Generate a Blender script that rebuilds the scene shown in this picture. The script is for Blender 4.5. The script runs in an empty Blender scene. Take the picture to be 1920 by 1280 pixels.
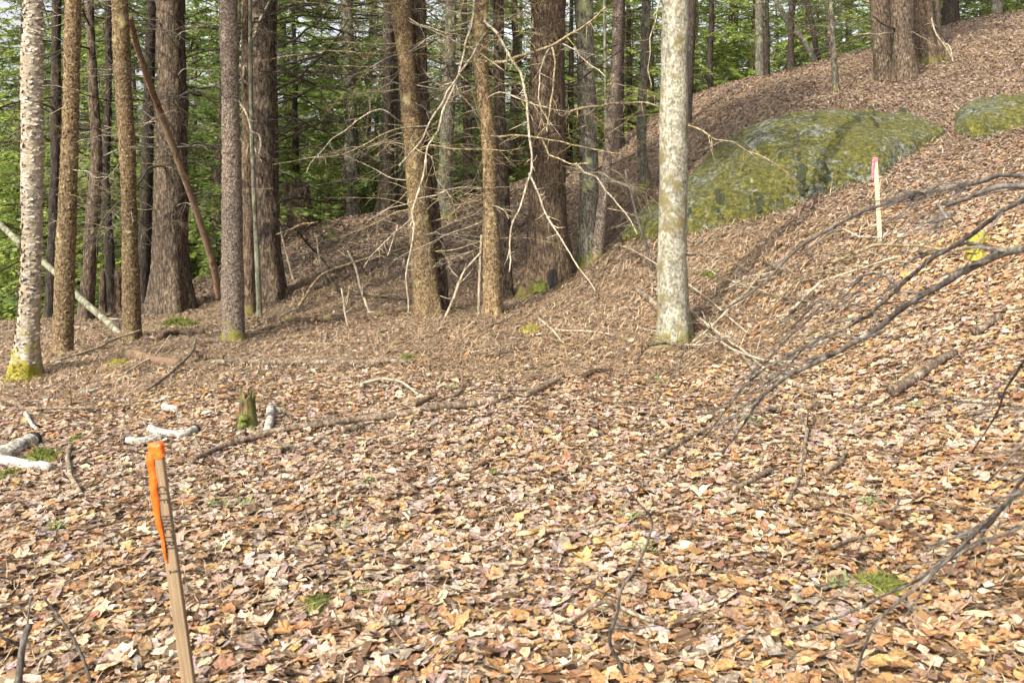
import bpy, math, random
import numpy as np
from mathutils import Vector, Matrix
R = math.radians
sc = bpy.context.scene
rng = np.random.default_rng(7)
random.seed(7)

# ------------------------------------------------------------------ camera, sky, sun, exposure
EYE, FPX, HOR = 1.6, 1600.0, 375.0            # eye height, focal length and horizon row of the 1920 px photograph
cam_d = bpy.data.cameras.new('camera'); cam = bpy.data.objects.new('camera', cam_d)
sc.collection.objects.link(cam); sc.camera = cam
cam.location = (0, 0, EYE); cam.rotation_euler = (R(90), 0, 0)
cam_d.sensor_width = 36; cam_d.lens = FPX/1920*36; cam_d.shift_y = -(640-HOR)/1920
cam_d.clip_start = 0.05; cam_d.clip_end = 1500
cam_d.dof.use_dof = True; cam_d.dof.focus_distance = 7.5; cam_d.dof.aperture_fstop = 7.0

SUN_EL, SUN_AZ = 40, 216                       # azimuth clockwise from +Y: behind the camera, to its left
w = bpy.data.worlds.new('World'); sc.world = w; w.use_nodes = True
nt = w.node_tree; bgn = nt.nodes['Background']; sky = nt.nodes.new('ShaderNodeTexSky')
sky.sky_type = 'NISHITA'; sky.sun_disc = False; sky.sun_elevation = R(SUN_EL); sky.sun_rotation = R(SUN_AZ)
sky.air_density = 1.0; sky.dust_density = 6.0; sky.ozone_density = 1.0
hz = nt.nodes.new('ShaderNodeHueSaturation'); hz.inputs['Saturation'].default_value = .22      # hazy, whitish spring sky
nt.links.new(sky.outputs[0], hz.inputs['Color']); nt.links.new(hz.outputs[0], bgn.inputs[0]); bgn.inputs[1].default_value = 0.15
sd = bpy.data.lights.new('sun', 'SUN'); sun = bpy.data.objects.new('sun', sd); sc.collection.objects.link(sun)
sd.energy = 3.0; sd.angle = R(0.55); sd.color = (1.0, 0.92, 0.75)
a = R(SUN_AZ); e = R(SUN_EL)
sdir = Vector((math.sin(a)*math.cos(e), math.cos(a)*math.cos(e), math.sin(e)))
sun.rotation_euler = sdir.to_track_quat('Z', 'Y').to_euler(); sun.location = (-6, -8, 14)
vs = sc.view_settings; vs.view_transform = 'Standard'; vs.look = 'None'; vs.gamma = 1; vs.use_curve_mapping = False
vs.exposure = 1.25
sc.cycles.max_bounces = 6; sc.cycles.diffuse_bounces = 4; sc.cycles.transmission_bounces = 3
sc.cycles.glossy_bounces = 2; sc.cycles.transparent_max_bounces = 4

# ------------------------------------------------------------------ helpers
def vnoise(p, seed=0):
    p = np.asarray(p, float); i = np.floor(p).astype(np.int64); f = p-i; f = f*f*(3-2*f)
    def h(ix, iy, iz):
        n = (ix*374761393 + iy*668265263 + iz*2147483647 + seed*1274126177) & 0xffffffff
        n = ((n ^ (n >> 13))*1274126177) & 0xffffffff
        n = ((n ^ (n >> 16))*2246822519) & 0xffffffff
        return ((n ^ (n >> 15)) & 0xffffff)/float(0xffffff)
    r = 0
    for dx in (0, 1):
        for dy in (0, 1):
            for dz in (0, 1):
                wgt = (f[:, 0] if dx else 1-f[:, 0])*(f[:, 1] if dy else 1-f[:, 1])*(f[:, 2] if dz else 1-f[:, 2])
                r = r + wgt*h(i[:, 0]+dx, i[:, 1]+dy, i[:, 2]+dz)
    return r
def fbm(p, oct=3, seed=0):
    p = np.asarray(p, float); s = 0; a = 1; t = 0
    for o in range(oct):
        s = s+a*vnoise(p*2**o, seed+o*17); t += a; a *= .5
    return s/t

def mesh_np(name, V, faces, mats=(), smooth=True, midx=None, attrs=None):
    """V (N,3); faces: list of int arrays, each (M,k)"""
    me = bpy.data.meshes.new(name); V = np.asarray(V, np.float32)
    me.vertices.add(len(V)); me.vertices.foreach_set('co', V.ravel())
    faces = [np.asarray(f, np.int32) for f in faces if len(f)]
    li = np.concatenate([f.ravel() for f in faces]); lt = np.concatenate([np.full(len(f), f.shape[1], np.int32) for f in faces])
    ls = np.concatenate([[0], np.cumsum(lt)[:-1]]).astype(np.int32)
    me.loops.add(len(li)); me.loops.foreach_set('vertex_index', li)
    me.polygons.add(len(lt)); me.polygons.foreach_set('loop_start', ls); me.polygons.foreach_set('loop_total', lt)
    me.polygons.foreach_set('use_smooth', np.full(len(lt), smooth))
    for m in mats: me.materials.append(m)
    if midx is not None: me.polygons.foreach_set('material_index', np.asarray(midx, np.int32))
    if attrs:
        for k, c in attrs.items():
            at = me.attributes.new(k, 'FLOAT_COLOR', 'POINT'); at.data.foreach_set('color', np.asarray(c, np.float32).ravel())
    me.update(calc_edges=True); me.validate(); return me
def obj(name, me, parent=None, loc=None, rot=None, scale=None):
    o = bpy.data.objects.new(name, me); sc.collection.objects.link(o)
    if parent: o.parent = parent
    if loc is not None: o.location = loc
    if rot is not None: o.rotation_euler = rot
    if scale is not None: o.scale = scale
    return o
def tag(o, label, cat, group=None, kind=None):
    o['label'] = label
    if kind: o['kind'] = kind
    if cat: o['category'] = cat
    if group: o['group'] = group
    return o
def empty(name, loc, label, cat, group=None):
    return tag(obj(name, None, loc=loc), label, cat, group)

class Geo:
    def __init__(s): s.V = []; s.Q = []; s.T = []; s.qm = []; s.tm = []; s.n = 0
    def add(s, V, Q=None, T=None, m=0):
        if Q is not None and len(Q): s.Q.append(np.asarray(Q)+s.n); s.qm.append(np.full(len(Q), m))
        if T is not None and len(T): s.T.append(np.asarray(T)+s.n); s.tm.append(np.full(len(T), m))
        s.V.append(np.asarray(V, float)); s.n += len(V)
    def mesh(s, name, mats, smooth=True, off=None):
        V = np.concatenate(s.V)
        if off is not None: V = V-np.asarray(off)
        F = []; M = []
        if s.Q: F.append(np.concatenate(s.Q)); M.append(np.concatenate(s.qm))
        if s.T: F.append(np.concatenate(s.T)); M.append(np.concatenate(s.tm))
        return mesh_np(name, V, F, mats, smooth, np.concatenate(M))

def spline(pts, n):
    """Catmull-Rom through rows of pts (any columns), n samples"""
    P = np.asarray(pts, float)
    if len(P) == 2: return P[0]+(P[1]-P[0])*np.linspace(0, 1, n)[:, None]
    d = np.linalg.norm(np.diff(P[:, :3], axis=0), axis=1); s = np.concatenate([[0], np.cumsum(d)]); t = np.linspace(0, s[-1], n)
    m = np.gradient(P, s, axis=0)
    k = np.clip(np.searchsorted(s, t, 'right')-1, 0, len(P)-2); h = (s[k+1]-s[k])[:, None]; u = ((t-s[k])/h[:, 0])[:, None]
    return (2*u**3-3*u**2+1)*P[k]+(u**3-2*u**2+u)*h*m[k]+(-2*u**3+3*u**2)*P[k+1]+(u**3-u**2)*h*m[k+1]

def tube(C, rad, sides=6, disp=None, cap=True):
    """C (n,3) centres, rad (n,), disp(theta,s,centre)-> radial factor array; returns V,Q,T"""
    C = np.asarray(C, float); n = len(C); rad = np.asarray(rad, float)
    t = np.gradient(C, axis=0); t /= np.linalg.norm(t, axis=1)[:, None]+1e-9
    ref = np.array([1.0, 0, 0]) if abs(t[0, 0]) < .8 else np.array([0, 1.0, 0])
    N = np.zeros_like(C); u = ref-t[0]*np.dot(ref, t[0]); u /= np.linalg.norm(u)
    for i in range(n):
        u = u-t[i]*np.dot(u, t[i]); u /= np.linalg.norm(u)+1e-9; N[i] = u
    B = np.cross(t, N); th = np.linspace(0, 2*np.pi, sides, endpoint=False)
    dirs = N[:, None, :]*np.cos(th)[None, :, None]+B[:, None, :]*np.sin(th)[None, :, None]
    rr = rad[:, None]*np.ones((1, sides))
    P = C[:, None, :]+dirs*rr[..., None]
    if disp is not None:
        dd = disp(P.reshape(-1, 3), np.tile(th, n), np.repeat(np.arange(n), sides)).reshape(n, sides)
        P = P+dirs*dd[..., None]
    V = P.reshape(-1, 3)
    i = np.arange(n-1)[:, None]*sides; j = np.arange(sides)[None, :]; j2 = (j+1) % sides
    Q = np.stack([i+j, i+j2, i+sides+j2, i+sides+j], -1).reshape(-1, 4)
    T = []
    if cap:
        V = np.concatenate([V, C[:1], C[-1:]]); a0, a1 = n*sides, n*sides+1; jj = np.arange(sides); k2 = (jj+1) % sides
        T = np.concatenate([np.stack([np.full(sides, a0), k2, jj], 1), np.stack([np.full(sides, a1), (n-1)*sides+jj, (n-1)*sides+k2], 1)])
    return V, Q, T

# ------------------------------------------------------------------ materials
def newmat(name):
    m = bpy.data.materials.new(name); m.use_nodes = True; t = m.node_tree
    return m, t, t.nodes['Principled BSDF'], t.nodes, t.links
def noise_node(t, vec, scale, detail=4, rough=.6, kind='noise', dist=0):
    if kind == 'noise':
        n = t.nodes.new('ShaderNodeTexNoise'); n.inputs['Detail'].default_value = detail; n.inputs['Roughness'].default_value = rough
        n.inputs['Distortion'].default_value = dist; n.inputs['Scale'].default_value = scale; o = n.outputs['Fac']
    else:
        n = t.nodes.new('ShaderNodeTexVoronoi'); n.inputs['Scale'].default_value = scale; o = n.outputs['Distance']
    t.links.new(vec, n.inputs['Vector']); return o
def ramp(t, fac, stops):
    r = t.nodes.new('ShaderNodeValToRGB'); el = r.color_ramp.elements
    while len(el) < len(stops): el.new(.5)
    for e_, (p, c) in zip(el, stops):
        e_.position = p; e_.color = (*c, 1) if len(c) == 3 else c
    t.links.new(fac, r.inputs[0]); return r.outputs[0]
def mapping(t, scale, coord='Object'):
    tc = t.nodes.new('ShaderNodeTexCoord'); mp = t.nodes.new('ShaderNodeMapping'); mp.inputs['Scale'].default_value = scale
    t.links.new(tc.outputs[coord], mp.inputs[0]); return mp.outputs[0]
def mix(t, fac, a_, b_, mode='MIX'):
    m = t.nodes.new('ShaderNodeMix'); m.data_type = 'RGBA'; m.blend_type = mode
    for s_, v in ((0, fac), (6, a_), (7, b_)):
        if hasattr(v, 'is_output'): t.links.new(v, m.inputs[s_])
        else: m.inputs[s_].default_value = v if s_ == 0 else (*v, 1)
    return m.outputs[2]
def math_(t, op, a_, b_=0.0, clamp=False):
    m = t.nodes.new('ShaderNodeMath'); m.operation = op; m.use_clamp = clamp
    for s_, v in ((0, a_), (1, b_)):
        if hasattr(v, 'is_output'): t.links.new(v, m.inputs[s_])
        else: m.inputs[s_].default_value = v
    return m.outputs[0]
def bump(t, bs, h, strength=.5, dist=.01):
    b = t.nodes.new('ShaderNodeBump'); b.inputs['Strength'].default_value = strength; b.inputs['Distance'].default_value = dist
    t.links.new(h, b.inputs['Height']); t.links.new(b.outputs[0], bs.inputs['Normal'])
def bark(name, cols, scale=(14, 14, 3), lichen=None, lichen_amt=.62, moss_h=0.0, moss_c=(.16, .18, .02), bd=.012, rough=.9, spots=None, dashes=None, dscale=(6, 6, 75)):
    m, t, bs, N, L = newmat(name)
    v = mapping(t, scale); n1 = noise_node(t, v, 1.0, 6, .65, dist=.4)
    c = ramp(t, n1, [(.36, cols[0]), (.5, cols[1]), (.64, cols[2])])
    fine = noise_node(t, mapping(t, tuple(2.6*q for q in scale)), 1.0, 4, .65)
    c = mix(t, .85, c, ramp(t, fine, [(.36, (.28, .26, .25)), (.62, (1.25, 1.25, 1.25))]), 'MULTIPLY')
    big = noise_node(t, mapping(t, (2.2, 2.2, .9)), 1.0, 3, .5)
    c = mix(t, .5, c, ramp(t, big, [(.35, (.55, .55, .56)), (.65, (1.2, 1.15, 1.06))]), 'MULTIPLY')
    if dashes:
        dn = noise_node(t, mapping(t, dscale), 1.0, 3, .7)
        c = mix(t, ramp(t, dn, [(.56, (0, 0, 0)), (.66, (1, 1, 1))]), c, dashes)
    if lichen:
        ln = noise_node(t, mapping(t, (5, 5, 4)), 1.0, 5, .62)
        c = mix(t, ramp(t, ln, [(lichen_amt-.05, (0, 0, 0)), (lichen_amt+.05, (1, 1, 1))]), c, lichen)
    if spots:
        sn = noise_node(t, mapping(t, (42, 42, 42)), 1.0, 3, .55)
        c = mix(t, ramp(t, sn, [(.58, (0, 0, 0)), (.66, (.8, .8, .8))]), c, spots)
    if moss_h:
        tc = N.new('ShaderNodeTexCoord'); sp = N.new('ShaderNodeSeparateXYZ'); L.new(tc.outputs['Object'], sp.inputs[0])
        mn = noise_node(t, mapping(t, (9, 9, 7)), 1.0, 4, .6)
        f = math_(t, 'SUBTRACT', math_(t, 'ADD', math_(t, 'MULTIPLY', math_(t, 'DIVIDE', sp.outputs[2], moss_h), -1.0), 1.0), math_(t, 'MULTIPLY', math_(t, 'SUBTRACT', mn, .5), -5.0))
        f = math_(t, 'MULTIPLY', f, 1.3, True)
        c = mix(t, f, c, mix(t, noise_node(t, mapping(t, (60, 60, 60)), 1.0, 2), moss_c, tuple(x*.45 for x in moss_c)))
    oi = N.new('ShaderNodeObjectInfo')
    hv = N.new('ShaderNodeHueSaturation'); L.new(c, hv.inputs['Color'])
    L.new(math_(t, 'ADD', math_(t, 'MULTIPLY', oi.outputs['Random'], .35), .83), hv.inputs['Value'])
    L.new(hv.outputs[0], bs.inputs['Base Color']); bs.inputs['Roughness'].default_value = rough
    bs.inputs['Specular IOR Level'].default_value = .25
    bump(t, bs, math_(t, 'ADD', n1, math_(t, 'MULTIPLY', fine, .5)), .9, bd)
    return m
M = {}
M['hemlock'] = bark('hemlock_bark', [(.02, .0145, .0105), (.082, .060, .043), (.195, .15, .108)], (36, 36, 9), lichen=(.22, .20, .12), lichen_amt=.66)
M['hemlock_moss'] = bark('hemlock_bark_mossy_foot', [(.03, .021, .014), (.115, .081, .054), (.25, .185, .127)], (36, 36, 9), moss_h=.16, moss_c=(.17, .15, .045))
M['dark'] = bark('dark_bark', [(.012, .010, .008), (.035, .027, .021), (.075, .058, .044)], (34, 34, 8))  # near-black bark colour
M['scaly'] = bark('golden_scaly_bark', [(.045, .029, .014), (.17, .118, .062), (.33, .25, .15)], (44, 44, 30), lichen=(.36, .31, .15), lichen_amt=.64, bd=.014)
M['scaly_grey'] = bark('grey_scaly_bark', [(.04, .031, .025), (.16, .125, .10), (.34, .285, .24)], (50, 50, 38), moss_h=.2, moss_c=(.22, .20, .05), bd=.014)
M['grey'] = bark('grey_green_bark', [(.045, .042, .033), (.125, .115, .09), (.23, .215, .17)], (32, 32, 9), lichen=(.2, .22, .11), lichen_amt=.6, moss_h=.16)
M['birch'] = bark('silver_birch_bark', [(.18, .14, .10), (.36, .315, .25), (.56, .52, .46)], (12, 12, 30), dashes=(.20, .145, .09), lichen=(.26, .215, .15), lichen_amt=.53, moss_h=.34, moss_c=(.27, .25, .018), bd=.01)
M['white_birch'] = bark('white_birch_bark', [(.20, .18, .15), (.37, .35, .315), (.47, .455, .425)], (14, 14, 30), dashes=(.07, .055, .045), dscale=(34, 30, 30), bd=.006)
M['maple'] = bark('pale_maple_bark', [(.145, .137, .10), (.25, .24, .188), (.345, .335, .275)], (16, 16, 12), lichen=(.115, .095, .04), lichen_amt=.57, spots=(.15, .14, .10), moss_h=.16, moss_c=(.17, .15, .05), bd=.006, rough=.8)
M['pole'] = bark('smooth_green_grey_pole', [(.11, .11, .075), (.17, .17, .12), (.235, .23, .17)], (9, 9, 2.5), bd=.004)
M['rot'] = bark('orange_broken_wood', [(.06, .04, .024), (.18, .125, .075), (.32, .23, .14)], (28, 28, 3), lichen=(.14, .09, .06), lichen_amt=.5, bd=.014)
M['log'] = bark('weathered_log', [(.055, .042, .03), (.17, .13, .095), (.32, .265, .205)], (20, 20, 8), bd=.01)
M['log_dark'] = bark('dark_rotting_log', [(.03, .02, .014), (.085, .055, .037), (.17, .115, .075)], (20, 20, 8), lichen=(.16, .15, .05), lichen_amt=.62)
M['stick'] = bark('dead_stick', [(.06, .043, .03), (.155, .115, .082), (.28, .22, .165)], (25, 25, 12), bd=.004)
M['pale'] = bark('pale_dead_twig', [(.21, .175, .125), (.34, .29, .215), (.46, .405, .32)], (20, 20, 6), bd=.003)
M['gold'] = bark('lichened_golden_twig', [(.13, .10, .055), (.26, .21, .12), (.38, .32, .20)], (18, 18, 7), bd=.004)
M['bough'] = bark('dark_bough', [(.025, .022, .015), (.06, .05, .032), (.10, .085, .05)], (20, 20, 7), bd=.004)
M['greytwig'] = bark('grey_brown_sapling', [(.045, .04, .036), (.105, .094, .085), (.20, .18, .16)], (30, 30, 12), bd=.003)
M['stumpmoss'] = bark('mossy_stump', [(.05, .035, .018), (.14, .10, .045), (.22, .175, .07)], (20, 20, 6), lichen=(.085, .10, .025), lichen_amt=.5)
def flat(name, col, rough=.8, var=.3, scale=30, trans=0):
    m, t, bs, N, L = newmat(name)
    n = noise_node(t, mapping(t, (scale,)*3), 1.0, 4, .6)
    L.new(ramp(t, n, [(.3, tuple(x*(1-var) for x in col)), (.7, tuple(min(1, x*(1+var)) for x in col))]), bs.inputs['Base Color'])
    bs.inputs['Roughness'].default_value = rough; bump(t, bs, n, .4, .004)
    if trans: 
        tr = N.new('ShaderNodeBsdfTranslucent'); tr.inputs[0].default_value = (*col, 1); ms = N.new('ShaderNodeMixShader'); ms.inputs[0].default_value = trans
        L.new(bs.outputs[0], ms.inputs[1]); L.new(tr.outputs[0], ms.inputs[2]); L.new(ms.outputs[0], N['Material Output'].inputs[0])
    return m
M['moss'] = flat('bright_moss', (.095, .108, .016), .95, .45, 70)
M['moss_dark'] = flat('black_moss', (.02, .023, .008), .95, .5, 60)
M['moss_yellow'] = flat('yellow_moss', (.23, .20, .03), .95, .4, 50)
M['black'] = flat('black_wood_and_hollow_dark', (.012, .010, .009), .9, .5)
M['orange'] = flat('orange_flagging', (.80, .13, .012), .4, .3, 90, .2)
M['pink'] = flat('pink_flagging', (.75, .17, .24), .5, .12, 60, .25)
M['ink'] = flat('marker_ink', (.012, .008, .010), .6, .3)
def wood(name, cols):
    m, t, bs, N, L = newmat(name)
    n = noise_node(t, mapping(t, (130, 130, 3)), 1.0, 5, .6, dist=.6); b2 = noise_node(t, mapping(t, (12, 12, 5)), 1.0, 3)
    c = ramp(t, n, [(.3, cols[0]), (.6, cols[1]), (.8, cols[2])])
    c = mix(t, .45, c, ramp(t, b2, [(.3, (.55, .5, .45)), (.7, (1.1, 1.1, 1.1))]), 'MULTIPLY')
    L.new(c, bs.inputs['Base Color']); bs.inputs['Roughness'].default_value = .75; bump(t, bs, n, .5, .002); return m
M['lath'] = wood('stake_wood', [(.11, .075, .042), (.235, .165, .095), (.34, .255, .16)])
M['lath_pale'] = wood('pale_stake_wood', [(.33, .26, .16), (.50, .41, .27), (.60, .52, .37)])
def leafmat():
    m, t, bs, N, L = newmat('fallen_leaf')
    at = N.new('ShaderNodeAttribute'); at.attribute_name = 'col'
    n = noise_node(t, mapping(t, (75, 75, 75)), 1.0, 5, .7)
    c = mix(t, .9, at.outputs['Color'], ramp(t, n, [(.34, (.45, .40, .37)), (.64, (1.3, 1.28, 1.25))]), 'MULTIPLY')
    L.new(c, bs.inputs['Base Color']); bs.inputs['Roughness'].default_value = .65; bs.inputs['Specular IOR Level'].default_value = .3
    bump(t, bs, n, .35, .004)
    tr = N.new('ShaderNodeBsdfTranslucent'); L.new(c, tr.inputs[0]); ms = N.new('ShaderNodeMixShader'); ms.inputs[0].default_value = .18
    L.new(bs.outputs[0], ms.inputs[1]); L.new(tr.outputs[0], ms.inputs[2]); L.new(ms.outputs[0], N['Material Output'].inputs[0]); return m
M['leaf'] = leafmat()
def foliage(name, cols):
    m, t, bs, N, L = newmat(name)
    n = noise_node(t, mapping(t, (1.6, 1.6, 1.6)), 1.0, 4, .6); oi = N.new('ShaderNodeObjectInfo')
    f = math_(t, 'ADD', math_(t, 'MULTIPLY', n, .75), math_(t, 'MULTIPLY', oi.outputs['Random'], .3))
    c = ramp(t, f, [(.25, cols[0]), (.5, cols[1]), (.75, cols[2])])
    L.new(c, bs.inputs['Base Color']); bs.inputs['Roughness'].default_value = .5; bs.inputs['Specular IOR Level'].default_value = .4
    tr = N.new('ShaderNodeBsdfTranslucent'); L.new(c, tr.inputs[0]); ms = N.new('ShaderNodeMixShader'); ms.inputs[0].default_value = .45
    L.new(bs.outputs[0], ms.inputs[1]); L.new(tr.outputs[0], ms.inputs[2]); L.new(ms.outputs[0], N['Material Output'].inputs[0]); return m
M['sprig'] = flat('dull_green_sprig', (.12, .15, .055), .8, .3, 40)
M['needles'] = foliage('hemlock_needles', [(.095, .15, .045), (.22, .29, .07), (.35, .40, .10)])
def groundmat():
    m, t, bs, N, L = newmat('forest_soil')
    v = mapping(t, (1, 1, 1)); n1 = noise_node(t, v, 26, 5, .7); n2 = noise_node(t, v, 1.1, 3, .6); vo = noise_node(t, v, 14, kind='v')
    c = ramp(t, n1, [(.3, (.07, .047, .031)), (.5, (.19, .138, .09)), (.72, (.33, .245, .165))])
    c = mix(t, .6, c, ramp(t, n2, [(.35, (.7, .6, .55)), (.65, (1.1, 1.0, .9))]), 'MULTIPLY')
    L.new(c, bs.inputs['Base Color']); bs.inputs['Roughness'].default_value = .95; bump(t, bs, math_(t, 'ADD', n1, vo), 1.0, .03); return m
M['ground'] = groundmat()
def rockmat():
    m, t, bs, N, L = newmat('mossy_lichen_rock')
    v = mapping(t, (1, 1, 1)); n1 = noise_node(t, v, 1.3, 5, .65); n2 = noise_node(t, v, 16, 5, .75); n3 = noise_node(t, v, 4.5, 5, .7)
    stone = ramp(t, n2, [(.38, (.025, .028, .02)), (.5, (.105, .115, .09)), (.64, (.31, .335, .30))])
    mossc = ramp(t, n2, [(.34, (.018, .019, .003)), (.5, (.085, .083, .008)), (.66, (.20, .175, .018))])
    f = math_(t, 'ADD', math_(t, 'MULTIPLY', n1, .5), math_(t, 'MULTIPLY', noise_node(t, v, 11, 6, .8), .72))
    c = mix(t, ramp(t, f, [(.61, (1, 1, 1)), (.69, (0, 0, 0))]), stone, mossc)
    wl = noise_node(t, mapping(t, (7, 7, 7)), 1.0, 5, .7)
    c = mix(t, ramp(t, wl, [(.66, (0, 0, 0)), (.72, (.7, .7, .7))]), c, (.40, .43, .40))
    L.new(c, bs.inputs['Base Color']); bs.inputs['Roughness'].default_value = .95; bump(t, bs, math_(t, 'ADD', n2, math_(t, 'MULTIPLY', n3, 2.0)), 1.0, .09); return m
M['rock'] = rockmat()

# ------------------------------------------------------------------ terrain
def PX(px, py, Y): return ((px-960)/FPX*Y, Y, EYE-(py-HOR)/FPX*Y)
ctrl = [PX(*c) for c in [
 (960,1280,2.8),(0,1280,2.9),(1920,1280,2.62),(0,1000,4.3),(960,1000,4.05),(1920,1000,3.6),(0,850,6),(500,850,5.7),(960,800,6),(1450,820,5.4),(1920,800,4.9),
 (0,715,8.4),(400,700,8.4),(700,680,8.7),(960,650,9.3),(1265,640,8.8),(1500,600,8.4),(1920,650,6.1),(1650,455,9.2),(1920,500,7.6),(1290,455,12.3),(1170,462,12.8),
 (1030,545,13),(800,592,11.6),(930,590,11.5),(480,575,13.4),(320,592,13.6),(437,643,10.4),(118,668,9.5),(248,642,10.3),(0,640,11),(0,612,12.6),(200,612,12.8),(380,560,15),
 (540,440,18),(620,415,19),(760,398,20),(660,500,15.4),(560,530,14.6),(860,395,19.6),(880,480,15.6),(1000,335,23),(1000,430,17),(1105,490,13.6),(1130,300,23.5),(1120,400,16.5),(1210,348,16.5),(1290,330,16.6),
 (1290,185,26),(1290,260,20),(1450,140,26),(1450,185,20),(1560,112,27),(1570,170,20),(1680,152,20.5),(1750,108,23),(1800,45,29),(1900,35,29),(1900,105,22),
 (1380,252,15.6),(1500,200,16.4),(1620,200,16.2),(1750,222,15.6),(1900,185,16),(1500,395,12.4),(1400,420,12.2),(1620,342,12.6),(1720,300,13),(1800,262,13.6),(1900,330,10.6),(1900,240,14)]]
ctrl += [(-15,20,-3.2),(-12,16,-1.5),(-25,30,-6),(-9,21,-2.0),(-5.5,25,-1.0),(-3,28,-.3),(0,31,.6),(-10,9,-.6),(-9,5,-.5),(-5,2,-.2),(0,-5,.1),(-6,-6,-.1),(6,-6,.8),
 (4,2.5,.5),(6,6,1.4),(9,9,2.7),(20,24,8.4),(15,16,5.3),(12,12,4),(18,10,5.4),(25,32,9),(5,33,3.2),(10,37,4.2),(2,33,1.4),(17,42,6.5),
 (-40,60,-8),(-15,50,-5),(0,60,-3),(20,60,2),(45,60,5),(0,110,0),(-60,110,-3),(60,110,5),(-60,10,-6),(60,0,10),(0,-60,0)]
CT = np.array(ctrl); K = 1.2
def phi(d2): return np.sqrt(d2+K*K)
nC = len(CT); A = np.zeros((nC+3, nC+3))
A[:nC, :nC] = phi(((CT[:, None, :2]-CT[None, :, :2])**2).sum(-1))-np.eye(nC)*.02
A[:nC, nC] = 1; A[:nC, nC+1:] = CT[:, :2]; A[nC:, :nC] = A[:nC, nC:].T
SOL = np.linalg.solve(A, np.concatenate([CT[:, 2], np.zeros(3)]))
def H(x, y, micro=True):
    x = np.atleast_1d(np.asarray(x, float)); y = np.atleast_1d(np.asarray(y, float)); out = np.empty(len(x))
    for s in range(0, len(x), 20000):
        X = x[s:s+20000]; Y = y[s:s+20000]
        d2 = (X[:, None]-CT[:, 0])**2+(Y[:, None]-CT[:, 1])**2
        h = phi(d2)@SOL[:nC]+SOL[nC]+X*SOL[nC+1]+Y*SOL[nC+2]
        r = np.hypot(X, Y-20); k = np.clip((r-70)/60, 0, 1); k = k*k*(3-2*k); h = np.clip(h, -14, 14)*(1-k)+(-1.0)*k
        if micro:
            p = np.stack([X, Y, np.zeros_like(X)], 1)
            h = h+(fbm(p*1.3, 3, 5)-.5)*.13*np.clip((Y-1)/6, .35, 1)+(fbm(p*6, 2, 9)-.5)*.05
        out[s:s+20000] = h
    return out
def Hs(x, y): return float(H([x], [y])[0])
YS = np.concatenate([np.arange(1.2, 12, .02), np.arange(12, 70, .05)])
def ray(px, py, Ymin=1.2):
    """where the line of sight of a photograph pixel meets the ground"""
    Y = YS[YS >= Ymin]; x = (px-960)/FPX*Y; z = EYE-(py-HOR)/FPX*Y
    below = np.nonzero(z < H(x, Y))[0]
    k = below[0] if len(below) else int(np.argmin(z-H(x, Y)))
    return float(x[k]), float(Y[k]), Hs(x[k], Y[k])

def graded(lo, hi, n, c, k):
    t = np.linspace(-1, 1, n); s = np.sinh(k*t)/math.sinh(k)
    return c+np.where(s < 0, s*(c-lo), s*(hi-c))
gx = graded(-260, 260, 380, 1, 6.0); gy = graded(-120, 320, 410, 8, 5.6)
GX, GY = np.meshgrid(gx, gy); gz = H(GX.ravel(), GY.ravel())
nx, ny = len(gx), len(gy); ii = (np.arange(ny-1)[:, None]*nx+np.arange(nx-1)[None, :])
GQ = np.stack([ii, ii+1, ii+nx+1, ii+nx], -1).reshape(-1, 4)
ground = obj('ground', mesh_np('ground', np.stack([GX.ravel(), GY.ravel(), gz], 1), [GQ], [M['ground']]))
tag(ground, 'forest floor rising to a hill, covered with dry fallen leaves', None, kind='structure')

# ------------------------------------------------------------------ leaf litter
def leaf_oval(secs, wd, seed):
    r = np.random.default_rng(seed); t = np.array(secs); n = len(t)
    wv = wd*np.sin(np.pi*t**.9)**.8; mid = np.stack([t-.5, r.normal(0, .02, n), 0*t], 1)
    Lp = np.stack([t-.5+r.normal(0, .03, n), wv*(1+r.normal(0, .25, n)), 0*t], 1)[1:-1]; Rp = np.stack([t-.5+r.normal(0, .03, n), -wv*(1+r.normal(0, .25, n)), 0*t], 1)[1:-1]
    V = np.concatenate([mid, Lp, Rp]); F = []
    for o, fl in ((n, 0), (n+n-2, 1)):
        for i in range(n-1):
            if i == 0: f = [[0, 1, o]]
            elif i == n-2: f = [[i, i+1, o+i-1]]
            else: f = [[i, i+1, o+i], [i, o+i, o+i-1]]
            F += [x[::-1] if fl else x for x in f]
    return V, np.array(F)
def leaf_maple(seed):
    r = np.random.default_rng(seed)
    ang = np.array([180, 140, 112, 92, 62, 45, 24, 0, -24, -45, -62, -92, -112, -140])*np.pi/180
    rad = np.array([.18, .36, .33, .50, .38, .52, .36, .58, .36, .52, .38, .50, .33, .36])*(1+r.normal(0, .13, 14))
    V = np.concatenate([[[0, 0, 0]], np.stack([rad*np.cos(ang), rad*np.sin(ang), 0*ang], 1)])
    k = np.arange(14); return V, np.stack([0*k, 1+(k+1) % 14, 1+k], 1)
def curl(V, r, amt=.5):
    V = V.copy(); x, y = V[:, 0], V[:, 1]
    V[:, 2] += amt*(r.uniform(-.7, 2.0)*y**2+r.uniform(-.7, 1.0)*x**2+r.uniform(-.9, .9)*x*y+r.normal(0, .065, len(V))+r.uniform(-.25, .45)*np.abs(y))
    return V
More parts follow.
